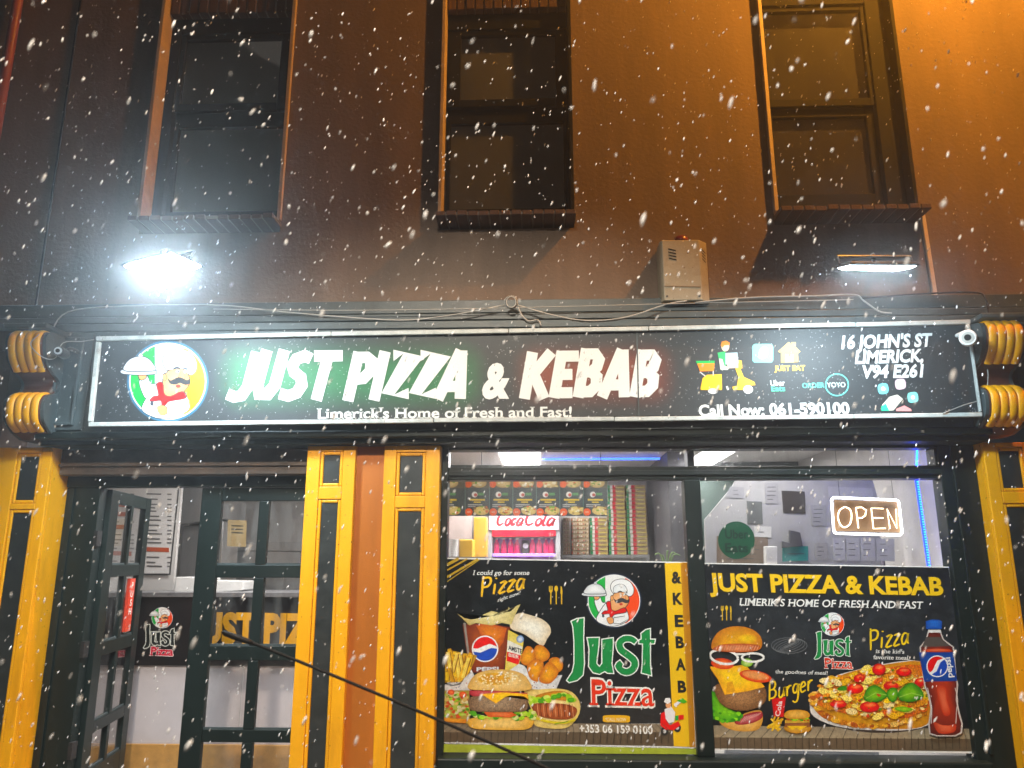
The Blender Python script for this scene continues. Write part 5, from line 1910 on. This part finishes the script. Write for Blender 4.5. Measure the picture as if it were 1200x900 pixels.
a.ell(312, 318, 40, 28, (0.16, 0.34, 0.05), (0.5, 0.62, 0.25))
a.line([(160+92*math.cos(t*math.pi/12), 280+46*math.sin(t*math.pi/12)+0.12*92*math.cos(t*math.pi/12)) for t in range(25)], 16, (0.76, 0.75, 0.72))
a.line([(350+72*math.cos(t*math.pi/12), 284+28*math.sin(t*math.pi/12)) for t in range(25)], 14, (0.76, 0.75, 0.72))
a.line([(230, 262), (330, 262)], 12, (0.74, 0.73, 0.7))
a.poly([(78, 225), (85, 170), (130, 110), (220, 78), (320, 88), (390, 130), (412, 185), (400, 225), (350, 245), (230, 250), (120, 240)], (0.46, 0.18, 0.04), (0.66, 0.36, 0.08), sm=3)
a.ell(310, 160, 70, 34, (0.56, 0.28, 0.05), (0.74, 0.52, 0.10))
a.poly([(85, 228), (150, 198), (280, 192), (395, 205), (370, 240), (240, 250), (130, 243)], (0.36, 0.09, 0.04), (0.56, 0.22, 0.12), sm=3)
for i in range(16):
    x_ = 105+i*18
    a.line([(x_, 238), (x_+14, 205)], 4, (0.62, 0.34, 0.22))
a.done('burger_top_picture', p2, 'print_food')
# red cup, little fries, small burger
a = Art(YPO-0.001, zc3)
a.poly([(474, 552), (568, 545), (552, 678), (488, 672)], (0.42, 0.008, 0.015), (0.58, 0.02, 0.03))
a.text('Cola', zc3(528, 672), zc3(544, 572), 6.0, (0.72, 0.7, 0.7), bold=0.02, up=Vector((-1, -0.1)))
rn = random.Random(8)
for i in range(26):
    bx_, by_ = rn.uniform(480, 530), rn.uniform(700, 745)
    an = rn.uniform(0, 6.28)
    a.line([(bx_, by_), (bx_+42*math.cos(an), by_+36*math.sin(an))], 12, rn.choice([(0.72, 0.5, 0.06), (0.78, 0.6, 0.16), (0.6, 0.36, 0.02)]))
a.done('cup_and_fries_picture', p2, 'print_food')
a = Art(YPO-0.0085, zc3)
a.poly([(560, 735), (640, 745), (730, 735), (725, 768), (640, 785), (568, 768)], (0.40, 0.2, 0.05), (0.6, 0.36, 0.12), sm=3)
a.poly([(560, 715), (725, 710), (728, 742), (640, 750), (560, 742)], (0.18, 0.07, 0.03), (0.3, 0.13, 0.06))
a.poly([(575, 735), (710, 735), (660, 765), (640, 748), (610, 762)], (0.74, 0.5, 0.06))
a.poly([(562, 695), (722, 690), (724, 712), (562, 716)], (0.52, 0.34, 0.1))
scatter(a, lambda r: (r.uniform(562, 720), r.uniform(680, 698)), 26, [LEAF, LEAF2, (0.4, 0.08, 0.03)], 7, 13, 6)
a.poly([(560, 680), (570, 640), (640, 628), (710, 640), (722, 678), (640, 690)], (0.50, 0.26, 0.07), (0.68, 0.44, 0.16), sm=3)
a.done('small_burger_picture', p2, 'print_food')
# pizza on a board
a = Art(YPO-0.001, zj)
a.ell(470, 640, 425, 155, (0.04, 0.03, 0.025))
a.poly([(45, 640), (60, 580), (180, 470), (300, 430), (480, 390), (700, 375), (760, 520), (760, 720), (640, 775), (400, 778), (200, 755), (70, 700)], (0.62, 0.60, 0.58), sm=3)
a.poly([(55, 610), (80, 560), (180, 480), (300, 432), (480, 395), (720, 378), (760, 520), (755, 700), (700, 760), (560, 772), (380, 765), (220, 745), (100, 690)], (0.50, 0.23, 0.05), (0.66, 0.40, 0.12), sm=3)
a.done('pizza_picture', p2, 'print_food')
a = Art(YPO-0.003, zj)
a.poly([(80, 600), (190, 500), (320, 450), (480, 415), (700, 400), (745, 520), (735, 660), (640, 705), (420, 700), (250, 680), (120, 640)], (0.52, 0.13, 0.03), (0.68, 0.46, 0.12), sm=3)
def inp(r):
    while True:
        x_, y_ = r.uniform(90, 735), r.uniform(405, 710)
        if ((x_-470)/390)**2+((y_-560)/145)**2 < 1:
            return x_, y_
scatter(a, lambda r: (lambda t: (415+352*math.cos(t), 590+165*math.sin(t)))(r.uniform(0.5, 3.3)), 70, [(0.62, 0.36, 0.10), (0.44, 0.18, 0.03), (0.70, 0.46, 0.18), (0.34, 0.10, 0.02)], 14, 30, 41, 0.6)
scatter(a, inp, 190, [(0.72, 0.52, 0.10), (0.76, 0.62, 0.22), (0.66, 0.40, 0.08), (0.56, 0.14, 0.03), (0.72, 0.60, 0.32), (0.60, 0.26, 0.06)], 14, 38, 17, 0.55)
scatter(a, inp, 60, [(0.45, 0.07, 0.02), (0.12, 0.2, 0.02), (0.3, 0.12, 0.03), (0.78, 0.68, 0.4)], 4, 12, 19, 0.6)
a.done('topping_picture', p2, 'print_grain')
a = Art(YPO-0.014, zj)
for k_, (x_, y_, rx, ry) in enumerate(((450, 422, 40, 34), (596, 436, 46, 26), (312, 535, 48, 30), (212, 626, 50, 22), (395, 642, 58, 32), (520, 518, 44, 24), (690, 498, 32, 26), (335, 475, 34, 24))):
    a.ell(x_, y_, rx, ry, (0.42, 0.015, 0.008), (0.70, 0.05, 0.03), n=18)
    a.ell(x_+4, y_-ry*0.35, rx*0.62, ry*0.42, (0.68, 0.10, 0.05), (0.74, 0.22, 0.12), n=14)
for q in ([(360, 590), (385, 530), (430, 515), (480, 545), (500, 580), (450, 610), (390, 612)], [(560, 565), (590, 525), (640, 500), (690, 530), (712, 580), (650, 612), (580, 605)],
          [(495, 560), (520, 530), (555, 535), (560, 580), (540, 612), (510, 605)]):
    a.poly(q, (0.03, 0.16, 0.015), (0.20, 0.42, 0.06), sm=4)
a.line([(375, 592), (430, 560), (495, 572)], 4, (0.34, 0.55, 0.15))
a.line([(570, 585), (640, 560), (705, 578)], 4, (0.34, 0.55, 0.15))
a.poly([(205, 535), (240, 518), (262, 525), (255, 545), (220, 545)], (0.05, 0.2, 0.02), sm=3)
a.poly([(540, 652), (590, 640), (650, 655), (600, 672)], (0.12, 0.34, 0.03), (0.3, 0.5, 0.06), sm=3)
a.done('tomato_and_basil_picture', p2, 'print_food')
# cola bottle
a = Art(YPO-0.018, zj)
a.poly([(735, 205), (815, 205), (830, 245), (890, 290), (895, 330), (905, 470), (915, 510), (908, 600), (925, 680), (942, 740), (938, 795), (900, 815), (790, 815), (745, 800), (738, 745), (752, 650), (735, 570), (715, 520), (690, 330), (688, 290), (722, 250)], (0.50, 0.46, 0.44))
a.poly([(742, 207), (808, 207), (822, 248), (880, 292), (888, 332), (898, 470), (906, 510), (900, 600), (915, 680), (932, 742), (928, 790), (895, 808), (795, 808), (752, 796), (748, 745), (762, 650), (745, 570), (724, 520), (698, 330), (697, 292), (730, 252)], (0.08, 0.015, 0.012), (0.36, 0.055, 0.035))
a.poly([(728, 232), (815, 232), (826, 250), (870, 285), (700, 292)], (0.07, 0.06, 0.055))
for q in ([(790, 520), (840, 525), (850, 600), (870, 680), (830, 690), (800, 600)], [(770, 730), (810, 745), (860, 750), (900, 745), (890, 790), (800, 795)], [(720, 305), (800, 300), (860, 305), (870, 318), (720, 318)]):
    a.poly(q, (0.38, 0.05, 0.03), (0.60, 0.16, 0.10), sm=3)
for x0_, x1_ in ((735, 760), (896, 905)):
    a.line([(x0_, 530), (x0_+16, 600), (x1_, 660), (x1_-4, 740)], 4, (0.6, 0.56, 0.54), sm=3)
a.poly([(738, 190), (812, 190), (816, 207), (735, 207)], (0.62, 0.62, 0.62))
a.poly([(724, 140), (760, 130), (805, 132), (820, 142), (818, 186), (726, 186)], (0.015, 0.06, 0.28), (0.04, 0.14, 0.48))
for i in range(8):
    a.line([(732+i*11.5, 148), (732+i*11.5, 184)], 2.2, (0.01, 0.04, 0.2))
a.poly([(683, 322), (886, 322), (908, 490), (716, 494)], (0.012, 0.04, 0.20), (0.02, 0.08, 0.34))
globe(a, 792, 404, 64, tilt=-0.75)
a.text('pepsi', zj(882, 468), zj(866, 350), 7.2, (0.75, 0.75, 0.75), bold=0.02, up=Vector((-1, 0.1)))
a.done('cola_bottle_picture', p2, 'print')

# counter emblem and word behind the open door
emblem(YC-0.0015, 190.0, 724.0, 12.6, ctr, name='counter_emblem')
zk_ = zoom(0, 600, 3)
just_word(YC-0.0015, lambda u_, v_: zk_(505+(u_-26)*112/578, 397+(v_-395)*82/415), ctr, green_c=(0.012, 0.016, 0.016), line_c=(0.62, 0.66, 0.64), ol=14, name='counter_lettering')
a = Art(YC-0.0015)
a.text('Pizza', zk_(524, 503), zk_(610, 506), 10.5, (0.70, 0.62, 0.62), bold=0.06, serif=True)
a.text('Pizza', zk_(526, 502), zk_(608, 505), 10, (0.50, 0.04, 0.07), bold=0.03, serif=True)
a.done('counter_lettering', ctr)

# ------------------------------------------------------------------ floodlights over the sign
lampblack = mat('black_lamp_casting', (0.02, 0.02, 0.022), 0.4, 0.3, var=0.2)


def floodlight(cpx, cpy, y, w, d, tilt, roll, label, power, arm_px, yaw=0.0, bowl=0.004, glow=40.0):
    """slim LED floodlight on an arm from the cornice, facing down; tilt > 0 turns the face towards the sign"""
    c = P(cpx, cpy, y)
    t = thing('floodlight', label, 'floodlight', tuple(c))
    R_ = Matrix.Rotation(yaw, 3, 'Z') @ Matrix.Rotation(tilt, 3, 'X') @ Matrix.Rotation(roll, 3, 'Y')

    def bxr(x0, x1, y0, y1, z0, z1, taper=1.0):
        vs = []
        for zz_ in (z0, z1):
            k_ = taper if zz_ == z1 else 1.0
            for yy in (y0, y1):
                for xx in (x0, x1):
                    vs.append(c + R_ @ Vector((xx*k_, yy*k_, zz_)))
        return MB().add(vs, [(0, 2, 3, 1), (4, 5, 7, 6), (0, 1, 5, 4), (2, 6, 7, 3), (0, 4, 6, 2), (1, 3, 7, 5)])
    bxr(-w/2, w/2, -d/2, d/2, 0.0, 0.02, 0.9).build('housing', lampblack, t, bevel=0.004)
    bxr(-w/2+0.04, w/2-0.04, -d/2+0.04, d/2-0.04, -bowl, -0.001, (w/2-0.012)/(w/2-0.04)).build('lens', emit('flood_lens_%d' % glow, (0.70, 0.89, 1.0), glow), t)
    m = MB()
    a1 = P(*arm_px, -0.01)
    top = c+Vector((0, 0.02, 0.05))
    m.tube([tuple(a1), tuple((a1+top)/2+Vector((0, 0, 0.04))), tuple(top)], 0.011, 8)
    m.build('arm', lampblack, t, smooth=True)
    m = MB()
    for s_ in (-1, 1):
        q0 = c + R_ @ Vector((s_*(w/2+0.006), 0, 0.015))
        q1 = c + R_ @ Vector((s_*(w/2+0.006), 0.03, 0.06))
        m.tube([tuple(q0), tuple(q1)], 0.007, 6)
    m.tube([tuple(c + R_ @ Vector((-(w/2+0.006), 0.03, 0.06))), tuple(c + R_ @ Vector((w/2+0.006, 0.03, 0.06)))], 0.007, 6)
    m.build('bracket', lampblack, t)
    ld = bpy.data.lights.new('flood_lamp', 'AREA')
    ld.shape, ld.size, ld.size_y = 'RECTANGLE', w-0.04, d-0.04
    ld.energy, ld.color = power, (0.74, 0.91, 1.0)
    lo = link(bpy.data.objects.new('lamp', ld))
    lo.parent = t
    lo.matrix_local = Matrix.Translation(R_ @ Vector((0, 0, -bowl-0.006))) @ R_.to_4x4()
    return t


floodlight(191, 312, -1.1, 0.36, 0.25, math.radians(2), math.radians(-4), 'bright white floodlight facing down above the left end of the sign', FLOOD_L, (186, 300), math.radians(-18), 0.016, 300.0)
floodlight(1027, 313, -1.05, 0.38, 0.20, math.radians(16), math.radians(1), 'slim white floodlight seen edge-on above the right end of the sign', FLOOD_R, (1024, 306), 0.0, 0.012, 60.0)

# ------------------------------------------------------------------ assumed sodium street lamp off the wall above the picture, placed by shadow direction
lx, lz_, ly = 3.15, 7.3, -1.35
sl_ = thing('assumed_street_lamp', 'assumed orange street lamp on a wall bracket high at the right, above the picture', 'street lamp', (lx, -0.02, lz_-0.2))
MB().tube(smooth_pts([(lx, 0.0, lz_-0.2), (lx, -0.3, lz_+0.12), (lx, -0.9, lz_+0.2), (lx, -1.15, lz_+0.16)], 4, closed=False), 0.028, 10).build('bracket', steel, sl_, smooth=True)
MB().lathe([(0.03, 0.2), (0.09, 0.16), (0.16, 0.10), (0.17, 0.06)], lx, ly, lz_, 20).build('hood', steel, sl_, smooth=True)
MB().box(lx-0.03, lx+0.03, ly, -1.1, lz_+0.13, lz_+0.18).build('spigot', steel, sl_)
MB().lathe([(0.01, -0.02), (0.06, 0.0), (0.10, 0.055)], lx, ly, lz_+0.002, 16).build('bowl', emit('sodium_bowl', (1.0, 0.42, 0.06), 25.0), sl_, smooth=True)
ld = bpy.data.lights.new('sodium_lamp', 'POINT')
ld.energy, ld.color, ld.shadow_soft_size = SODIUM, (1.0, 0.37, 0.03), 0.07
lo = link(bpy.data.objects.new('lamp', ld))
lo.parent = sl_
lo.location = Vector((lx, ly, lz_-0.1))-ORG[sl_]

# ------------------------------------------------------------------ assumed hooded street lamp behind the camera, added to light pilasters and posters
fx, fy, fz = -0.6, -5.6, 5.6
fl_ = thing('assumed_street_lamp', 'assumed hooded warm street lamp on a pole, added unseen behind the view', 'street lamp', (fx, fy-0.5, -0.14))
MB().tube([(fx, fy-0.5, -0.14), (fx, fy-0.5, 1.2), (fx, fy-0.5, fz+0.1)], [0.07, 0.06, 0.04], 12).build('pole', steel, fl_, smooth=True)
MB().tube(smooth_pts([(fx, fy-0.5, fz+0.08), (fx, fy-0.3, fz+0.2), (fx, fy, fz+0.16)], 4, closed=False), 0.025, 8).build('arm', steel, fl_, smooth=True)
MB().lathe([(0.03, 0.16), (0.12, 0.12), (0.17, 0.02)], fx, fy, fz, 18).build('hood', steel, fl_, smooth=True)
MB().lathe([(0.14, 0.0), (0.14, 0.015)], fx, fy, fz, 18).build('lens', emit('warm_lens', (1.0, 0.66, 0.34), 20.0), fl_)
ld = bpy.data.lights.new('warm_lamp', 'SPOT')
ld.energy, ld.color, ld.shadow_soft_size = FRONT, (1.0, 0.86, 0.69), 0.12
ld.spot_size, ld.spot_blend = math.radians(63), 0.55  # cone narrowed so the assumed lamp leaves the upper wall dark
lo = link(bpy.data.objects.new('lamp', ld))
lo.parent = fl_
lo.location = Vector((fx, fy, fz-0.03))-ORG[fl_]
lo.rotation_euler = (math.radians(45), 0, math.radians(-2))

# ------------------------------------------------------------------ alarm box
yA = -0.17
ab = thing('alarm_box', 'beige metal alarm box with red beacon on the cornice', 'alarm box', P(802, 352, yA))
beige = mat('beige_metal', (0.34, 0.31, 0.23), 0.5, var=0.15, scale=8, bump=0.05, dirt=(0.22, 0.17, 0.10), chip=(0.16, 0.09, 0.05))
q = lambda a_, b_, y_: P(a_, b_, y_)
x0, x1 = X(777, 315, yA), X(821, 315, yA)
z0, z1 = Z(800, 352, yA), Z(800, 281, yA)
m = MB()
fl = [(x0, yA), (x1, yA), (x1+0.062, yA+0.085), (x1+0.062, -0.101), (x0-0.02, -0.101), (x0-0.02, yA+0.03)]
fl = [(x0, yA), (x1, yA), (x1+0.06, yA+0.055), (x1+0.06, -0.003), (x0-0.012, -0.003), (x0-0.012, yA+0.03)]
n_ = len(fl)
m.add([(a_, b_, z0) for a_, b_ in fl]+[(a_, b_, z1) for a_, b_ in fl],
      [tuple(range(n_)), tuple(range(n_, 2*n_))]+[(i, (i+1) % n_, n_+(i+1) % n_, n_+i) for i in range(n_)])
m.build('case', beige, ab, bevel=0.006)
m = MB()
for i in range(4):
    m.prism_px([(783+i*0.3, 291+i*3.6), (792+i*0.3, 293+i*3.6), (792+i*0.3, 294.3+i*3.6), (783+i*0.3, 292.3+i*3.6)], yA-0.002, yA-0.0005)
m.build('front_louvre', cable_b, ab)
m = MB()
for i in range(4):
    zz_ = z1-0.06-i*0.022
    for dx in (0.018,):
        p_ = Vector((x1+dx, yA+dx*0.917-0.002, zz_))
        e_ = Vector((x1+0.046, yA+0.046*0.917-0.002, zz_-0.018))
        m.add([p_, e_, e_-Vector((0, 0, 0.008)), p_-Vector((0, 0, 0.008))], [(0, 1, 2, 3)])
m.build('side_louvre', cable_b, ab)
MB().prism_px([(778.5, 334.6), (821, 335.6), (821, 336.6), (778.5, 335.6)], yA-0.003, yA-0.0005).build('lid_seam', mat('dull_seam', (0.2, 0.15, 0.09), 0.7), ab)
for sx_ in (x0+0.018, x1-0.018):
    MB().lathe([(0.007, -0.003), (0.007, -0.0003)], sx_, yA, z0+0.03, 10, 'y').build('screw', steel, ab)
MB().lathe([(0.05, 0), (0.05, 0.02), (0.042, 0.045), (0.02, 0.055)], (x0+x1)/2+0.02, yA+0.07, z1+0.001, 16).build('beacon', mat('red_beacon', (0.13, 0.012, 0.008), 0.3), ab, smooth=True)

# ------------------------------------------------------------------ cameras
def cctv(tip_px, y, back, r, ln, body, label, rim):
    c = P(*tip_px, y)
    d = (Vector((back[0], back[1], back[2]))).normalized()
    t = thing('security_camera', label, 'camera', tuple(c+d*ln))
    MB().tube([tuple(c+d*u) for u in (0.0, 0.008, ln*0.8, ln)], [r*0.92, r, r, r*0.7], 18).build('body', body, t, smooth=False)
    MB().tube([tuple(c-d*0.004), tuple(c-d*0.001)], r*0.72, 18).build('face_ring', rim, t)
    MB().tube([tuple(c-d*0.007), tuple(c-d*0.0045)], r*0.40, 14).build('lens', cable_b, t)
    e = c+d*ln*0.75
    MB().tube(smooth_pts([tuple(e), tuple(e+Vector((0, 0.05, 0.05))), (e.x, -0.20, e.z+0.05)], 4, closed=False), 0.013, 8).build('mount', body, t, smooth=True)
    MB().tube([(e.x, -0.222, e.z+0.05), (e.x, -0.19, e.z+0.05)], 0.035, 14).build('base_plate', body, t)
    return t


greyring = mat('grey_ring', (0.42, 0.40, 0.36), 0.4, var=0.1)
cctv((1134, 395.5), -0.52, (0.45, 0.75, 0.16), 0.048, 0.16, white, 'white bullet security camera at the right end of the sign', greyring)
cctv((68, 411), -0.47, (-0.2, 0.9, 0.05), 0.032, 0.14, mat('dark_camera_body', (0.05, 0.06, 0.065), 0.4, var=0.1), 'dark bullet security camera beside the left scroll bracket', mat('pale_ring', (0.4, 0.44, 0.46), 0.4))

# ------------------------------------------------------------------ cables and conduits on the front
def cable(name, label, pts, y, r, m, cat='cable', jig=0.004, sm=5):
    pp = []
    for p_ in pts:
        yy = p_[2] if len(p_) > 2 else y
        q_ = P(p_[0], p_[1], yy)
        pp.append(tuple(q_+Vector((0, 0, random.uniform(-jig, jig)))))
    o_ = MB().tube(smooth_pts(pp, sm, closed=False), r, 6).build(name, m, smooth=True)
    tag(o_, label, cat)
    return o_


cable('cable', 'pale cable looped along the cornice from the left floodlight to the middle ring', [(60, 389), (80, 366), (150, 359), (255, 358), (330, 365), (420, 373), (480, 375), (540, 367), (592, 357)], -0.215, 0.005, cable_g)
cable('cable', 'pale cable sagging from the middle ring to the alarm box', [(606, 358), (650, 370), (690, 376), (735, 371), (780, 357), (805, 353)], -0.218, 0.005, cable_g)
cable('cable', 'straight thin cable stretched along the middle of the cornice', [(250, 362), (420, 363.5), (600, 361), (800, 355.5), (1000, 351)], -0.222, 0.003, cable_g, jig=0.002)
cable('cable', 'pale cable from the alarm box to the right floodlight', [(815, 355), (880, 349), (952, 346.5), (1000, 345), (1012, 352), (1030, 364), (1045, 367)], -0.226, 0.005, cable_g)
cable('cable', 'black cable dropping to the white security camera', [(1010, 349, -0.12), (1080, 344, -0.12), (1140, 343, -0.14), (1155, 349, -0.2), (1158, 374, -0.25), (1150, 388, -0.33)], -0.2, 0.006, cable_b)
cable('cable', 'short hooked cable end hanging below the middle ring', [(607, 360), (612, 370), (620, 376), (630, 375), (634, 382)], -0.23, 0.005, cable_g)
cable('cable', 'thin wire tangled around the dark security camera', [(46, 392, -0.46), (36, 402, -0.47), (44, 414, -0.47), (56, 420, -0.45), (66, 418, -0.4), (74, 402, -0.3), (95, 400, -0.25), (110, 398, -0.25)], -0.4, 0.003, cable_g)
cable('cable', 'thin cable crossing the bottom right corner of the sign frame', [(1105, 484, -0.335), (1128, 476, -0.33), (1152, 466, -0.3), (1158, 440, -0.27), (1152, 415, -0.27)], -0.3, 0.003, cable_g)
rg = thing('cable_ring', 'coiled loop of cable on the middle of the cornice', 'cable', P(599, 362, -0.215))
for k_ in range(3):
    rp = [tuple(P(599+(7.2-k_*0.7)*math.cos(t_*math.pi/8+k_), 354+(7.4-k_*0.5)*math.sin(t_*math.pi/8+k_), -0.225-0.006*k_)) for t_ in range(17)]
    MB().tube(rp, 0.0045, 6).build('loop', cable_b if k_ % 2 else cable_g, rg, smooth=True)
cd_ = MB().prism_px([(1079, 246), (1083.5, 246), (1100, 352), (1095, 352)], -0.03, -0.002)
tag(cd_.build('conduit', mat('pale_conduit', (0.62, 0.52, 0.40), 0.5, var=0.15), bevel=0.003), 'thin pale conduit running down from the right window sill', 'conduit')
q0, q1 = P(12, 60, -0.05), P(0, 130, -0.05)
dp = MB().tube([(X(16, 30, -0.06), -0.06, 3.3), (X(16, 30, -0.06), -0.06, WT)], 0.035, 12)
dp_ = thing('drainpipe', 'dark red drainpipe at the far left edge of the wall', 'drainpipe', (X(16, 30, -0.06), -0.06, 3.3))
dp.build('pipe', mat('red_pipe', (0.30, 0.07, 0.05), 0.45, var=0.2), dp_, smooth=True)
for zz_ in (4.4, 6.2):
    MB().tube([(X(16, 30, -0.06), -0.06, zz_), (X(16, 30, -0.06), -0.06, zz_+0.05)], 0.042, 12).build('collar', steel, dp_)
    MB().box(X(16, 30, -0.06)-0.02, X(16, 30, -0.06)+0.02, -0.05, -0.001, zz_+0.01, zz_+0.04).build('clip', steel, dp_)
# dark strip added for a faint crease in the wall
tag(MB().box(X(66, 200)-0.006, X(66, 200)+0.006, -0.012, -0.001, 3.3, WT-0.1).build('wall_crease', cable_b), 'thin dark vertical strip for a crease in the wall left of the first window', 'cable')

# ------------------------------------------------------------------ black whip aerial crossing in front of the door
YQ = -2.3
pp = [(262, 741.5), (300, 755), (345, 773), (400, 795.5), (480, 829), (560, 864), (640, 900), (700, 930)]
wp = [P(x_, y_, YQ) for x_, y_ in pp]
last = wp[-1]
wp += [last+Vector((0.35, 0.05, -0.28)), Vector((last.x+0.75, YQ+0.1, 0.35)), Vector((last.x+0.95, YQ+0.12, 0.01))]
wpath = smooth_pts([tuple(q_) for q_ in wp], 5, closed=False)
wh = thing('whip_aerial', 'thin black whip aerial with thick tip slanting across the door and pier', 'aerial', (last.x+0.95, YQ+0.12, 0.0))
MB().tube(wpath, 0.0052, 8).build('rod', cable_b, wh, smooth=True)
MB().tube([tuple(P(260, 740.5, YQ)), tuple(P(264, 742.2, YQ)), tuple(P(278, 747.4, YQ)), tuple(P(291, 751.8, YQ)), tuple(P(297, 754, YQ))], [0.004, 0.009, 0.0105, 0.0088, 0.0054], 10).build('tip', cable_b, wh, smooth=True)
MB().lathe([(0.06, 0), (0.06, 0.02), (0.02, 0.05)], last.x+0.95, YQ+0.12, 0.002, 14).build('base', cable_b, wh)

# ------------------------------------------------------------------ falling snow
snowm, nt, b_ = nodes_of('snow')
b_.inputs['Base Color'].default_value = (0.86, 0.88, 0.90, 1)
b_.inputs['Roughness'].default_value = 0.8
b_.inputs['Subsurface Weight'].default_value = 0.0
b_.inputs['Specular IOR Level'].default_value = 0.1
at = nt.nodes.new('ShaderNodeAttribute')          # how loose each clump of flakes is
at.attribute_name = 'Col'
nt.links.new(at.outputs['Fac'], b_.inputs['Alpha'])
MATS['snow'] = snowm
rn = random.Random(77)
m = MB()
for i in range(N_SNOW):
    c = Vector((rn.uniform(-5, 5), rn.uniform(-4.4, -0.55), rn.uniform(0.02, 6.6)))
    if (c-CAM).length < 1.25:
        continue
    ax = Vector((0.42+rn.gauss(0, 0.14), rn.gauss(0, 0.15), 1)).normalized()
    ln = min(0.016, 0.0062*math.exp(rn.gauss(0, 0.46)))
    wd = min(0.0036, ln*rn.uniform(0.24, 0.36))
    s_ = ax.cross(Vector((0, 1, 0))).normalized()
    t_ = ax.cross(s_).normalized()
    al = min(0.98, max(0.15, rn.gauss(0.62, 0.28)))
    n0 = len(m.v)
    ring = [s_, t_, -s_, -t_]
    m.v += [c+ax*ln]+[c+ax*ln*0.3+r_*wd*rn.uniform(0.8, 1.1) for r_ in ring]+[c-ax*ln*0.45+r_*wd*rn.uniform(0.7, 1.1) for r_ in ring]+[c-ax*ln]
    m.c += [(al*0.35,)*3]+[(al,)*3]*8+[(al*0.35,)*3]
    for j in range(4):
        k_ = (j+1) % 4
        m.f += [[n0, n0+1+j, n0+1+k_], [n0+1+j, n0+5+j, n0+5+k_, n0+1+k_], [n0+9, n0+5+k_, n0+5+j]]
sn = m.build('falling_snow', snowm, smooth=True, color=True, org=(0, -2.5, 0))
tag(sn, 'white snowflakes falling slantwise in front of the shop', 'snow', kind='stuff')

# ------------------------------------------------------------------ snowy night air
if HAZE:
    hm = bpy.data.materials.new('night_air')
    hm.use_nodes = True
    nt = hm.node_tree
    for n_ in list(nt.nodes):
        nt.nodes.remove(n_)
    o_ = nt.nodes.new('ShaderNodeOutputMaterial')
    pv = nt.nodes.new('ShaderNodeVolumePrincipled')
    pv.inputs['Color'].default_value = (0.92, 0.95, 1.0, 1)
    pv.inputs['Density'].default_value = HAZE
    pv.inputs['Anisotropy'].default_value = 0.86
    nt.links.new(pv.outputs[0], o_.inputs['Volume'])
    hz = MB().box(-62, 62, -62, 62, -1.2, 9.6).build('haze', hm, org=(0, 0, -1.2))
    tag(hz, 'faint snowy night haze around the lamps', 'haze', kind='stuff')
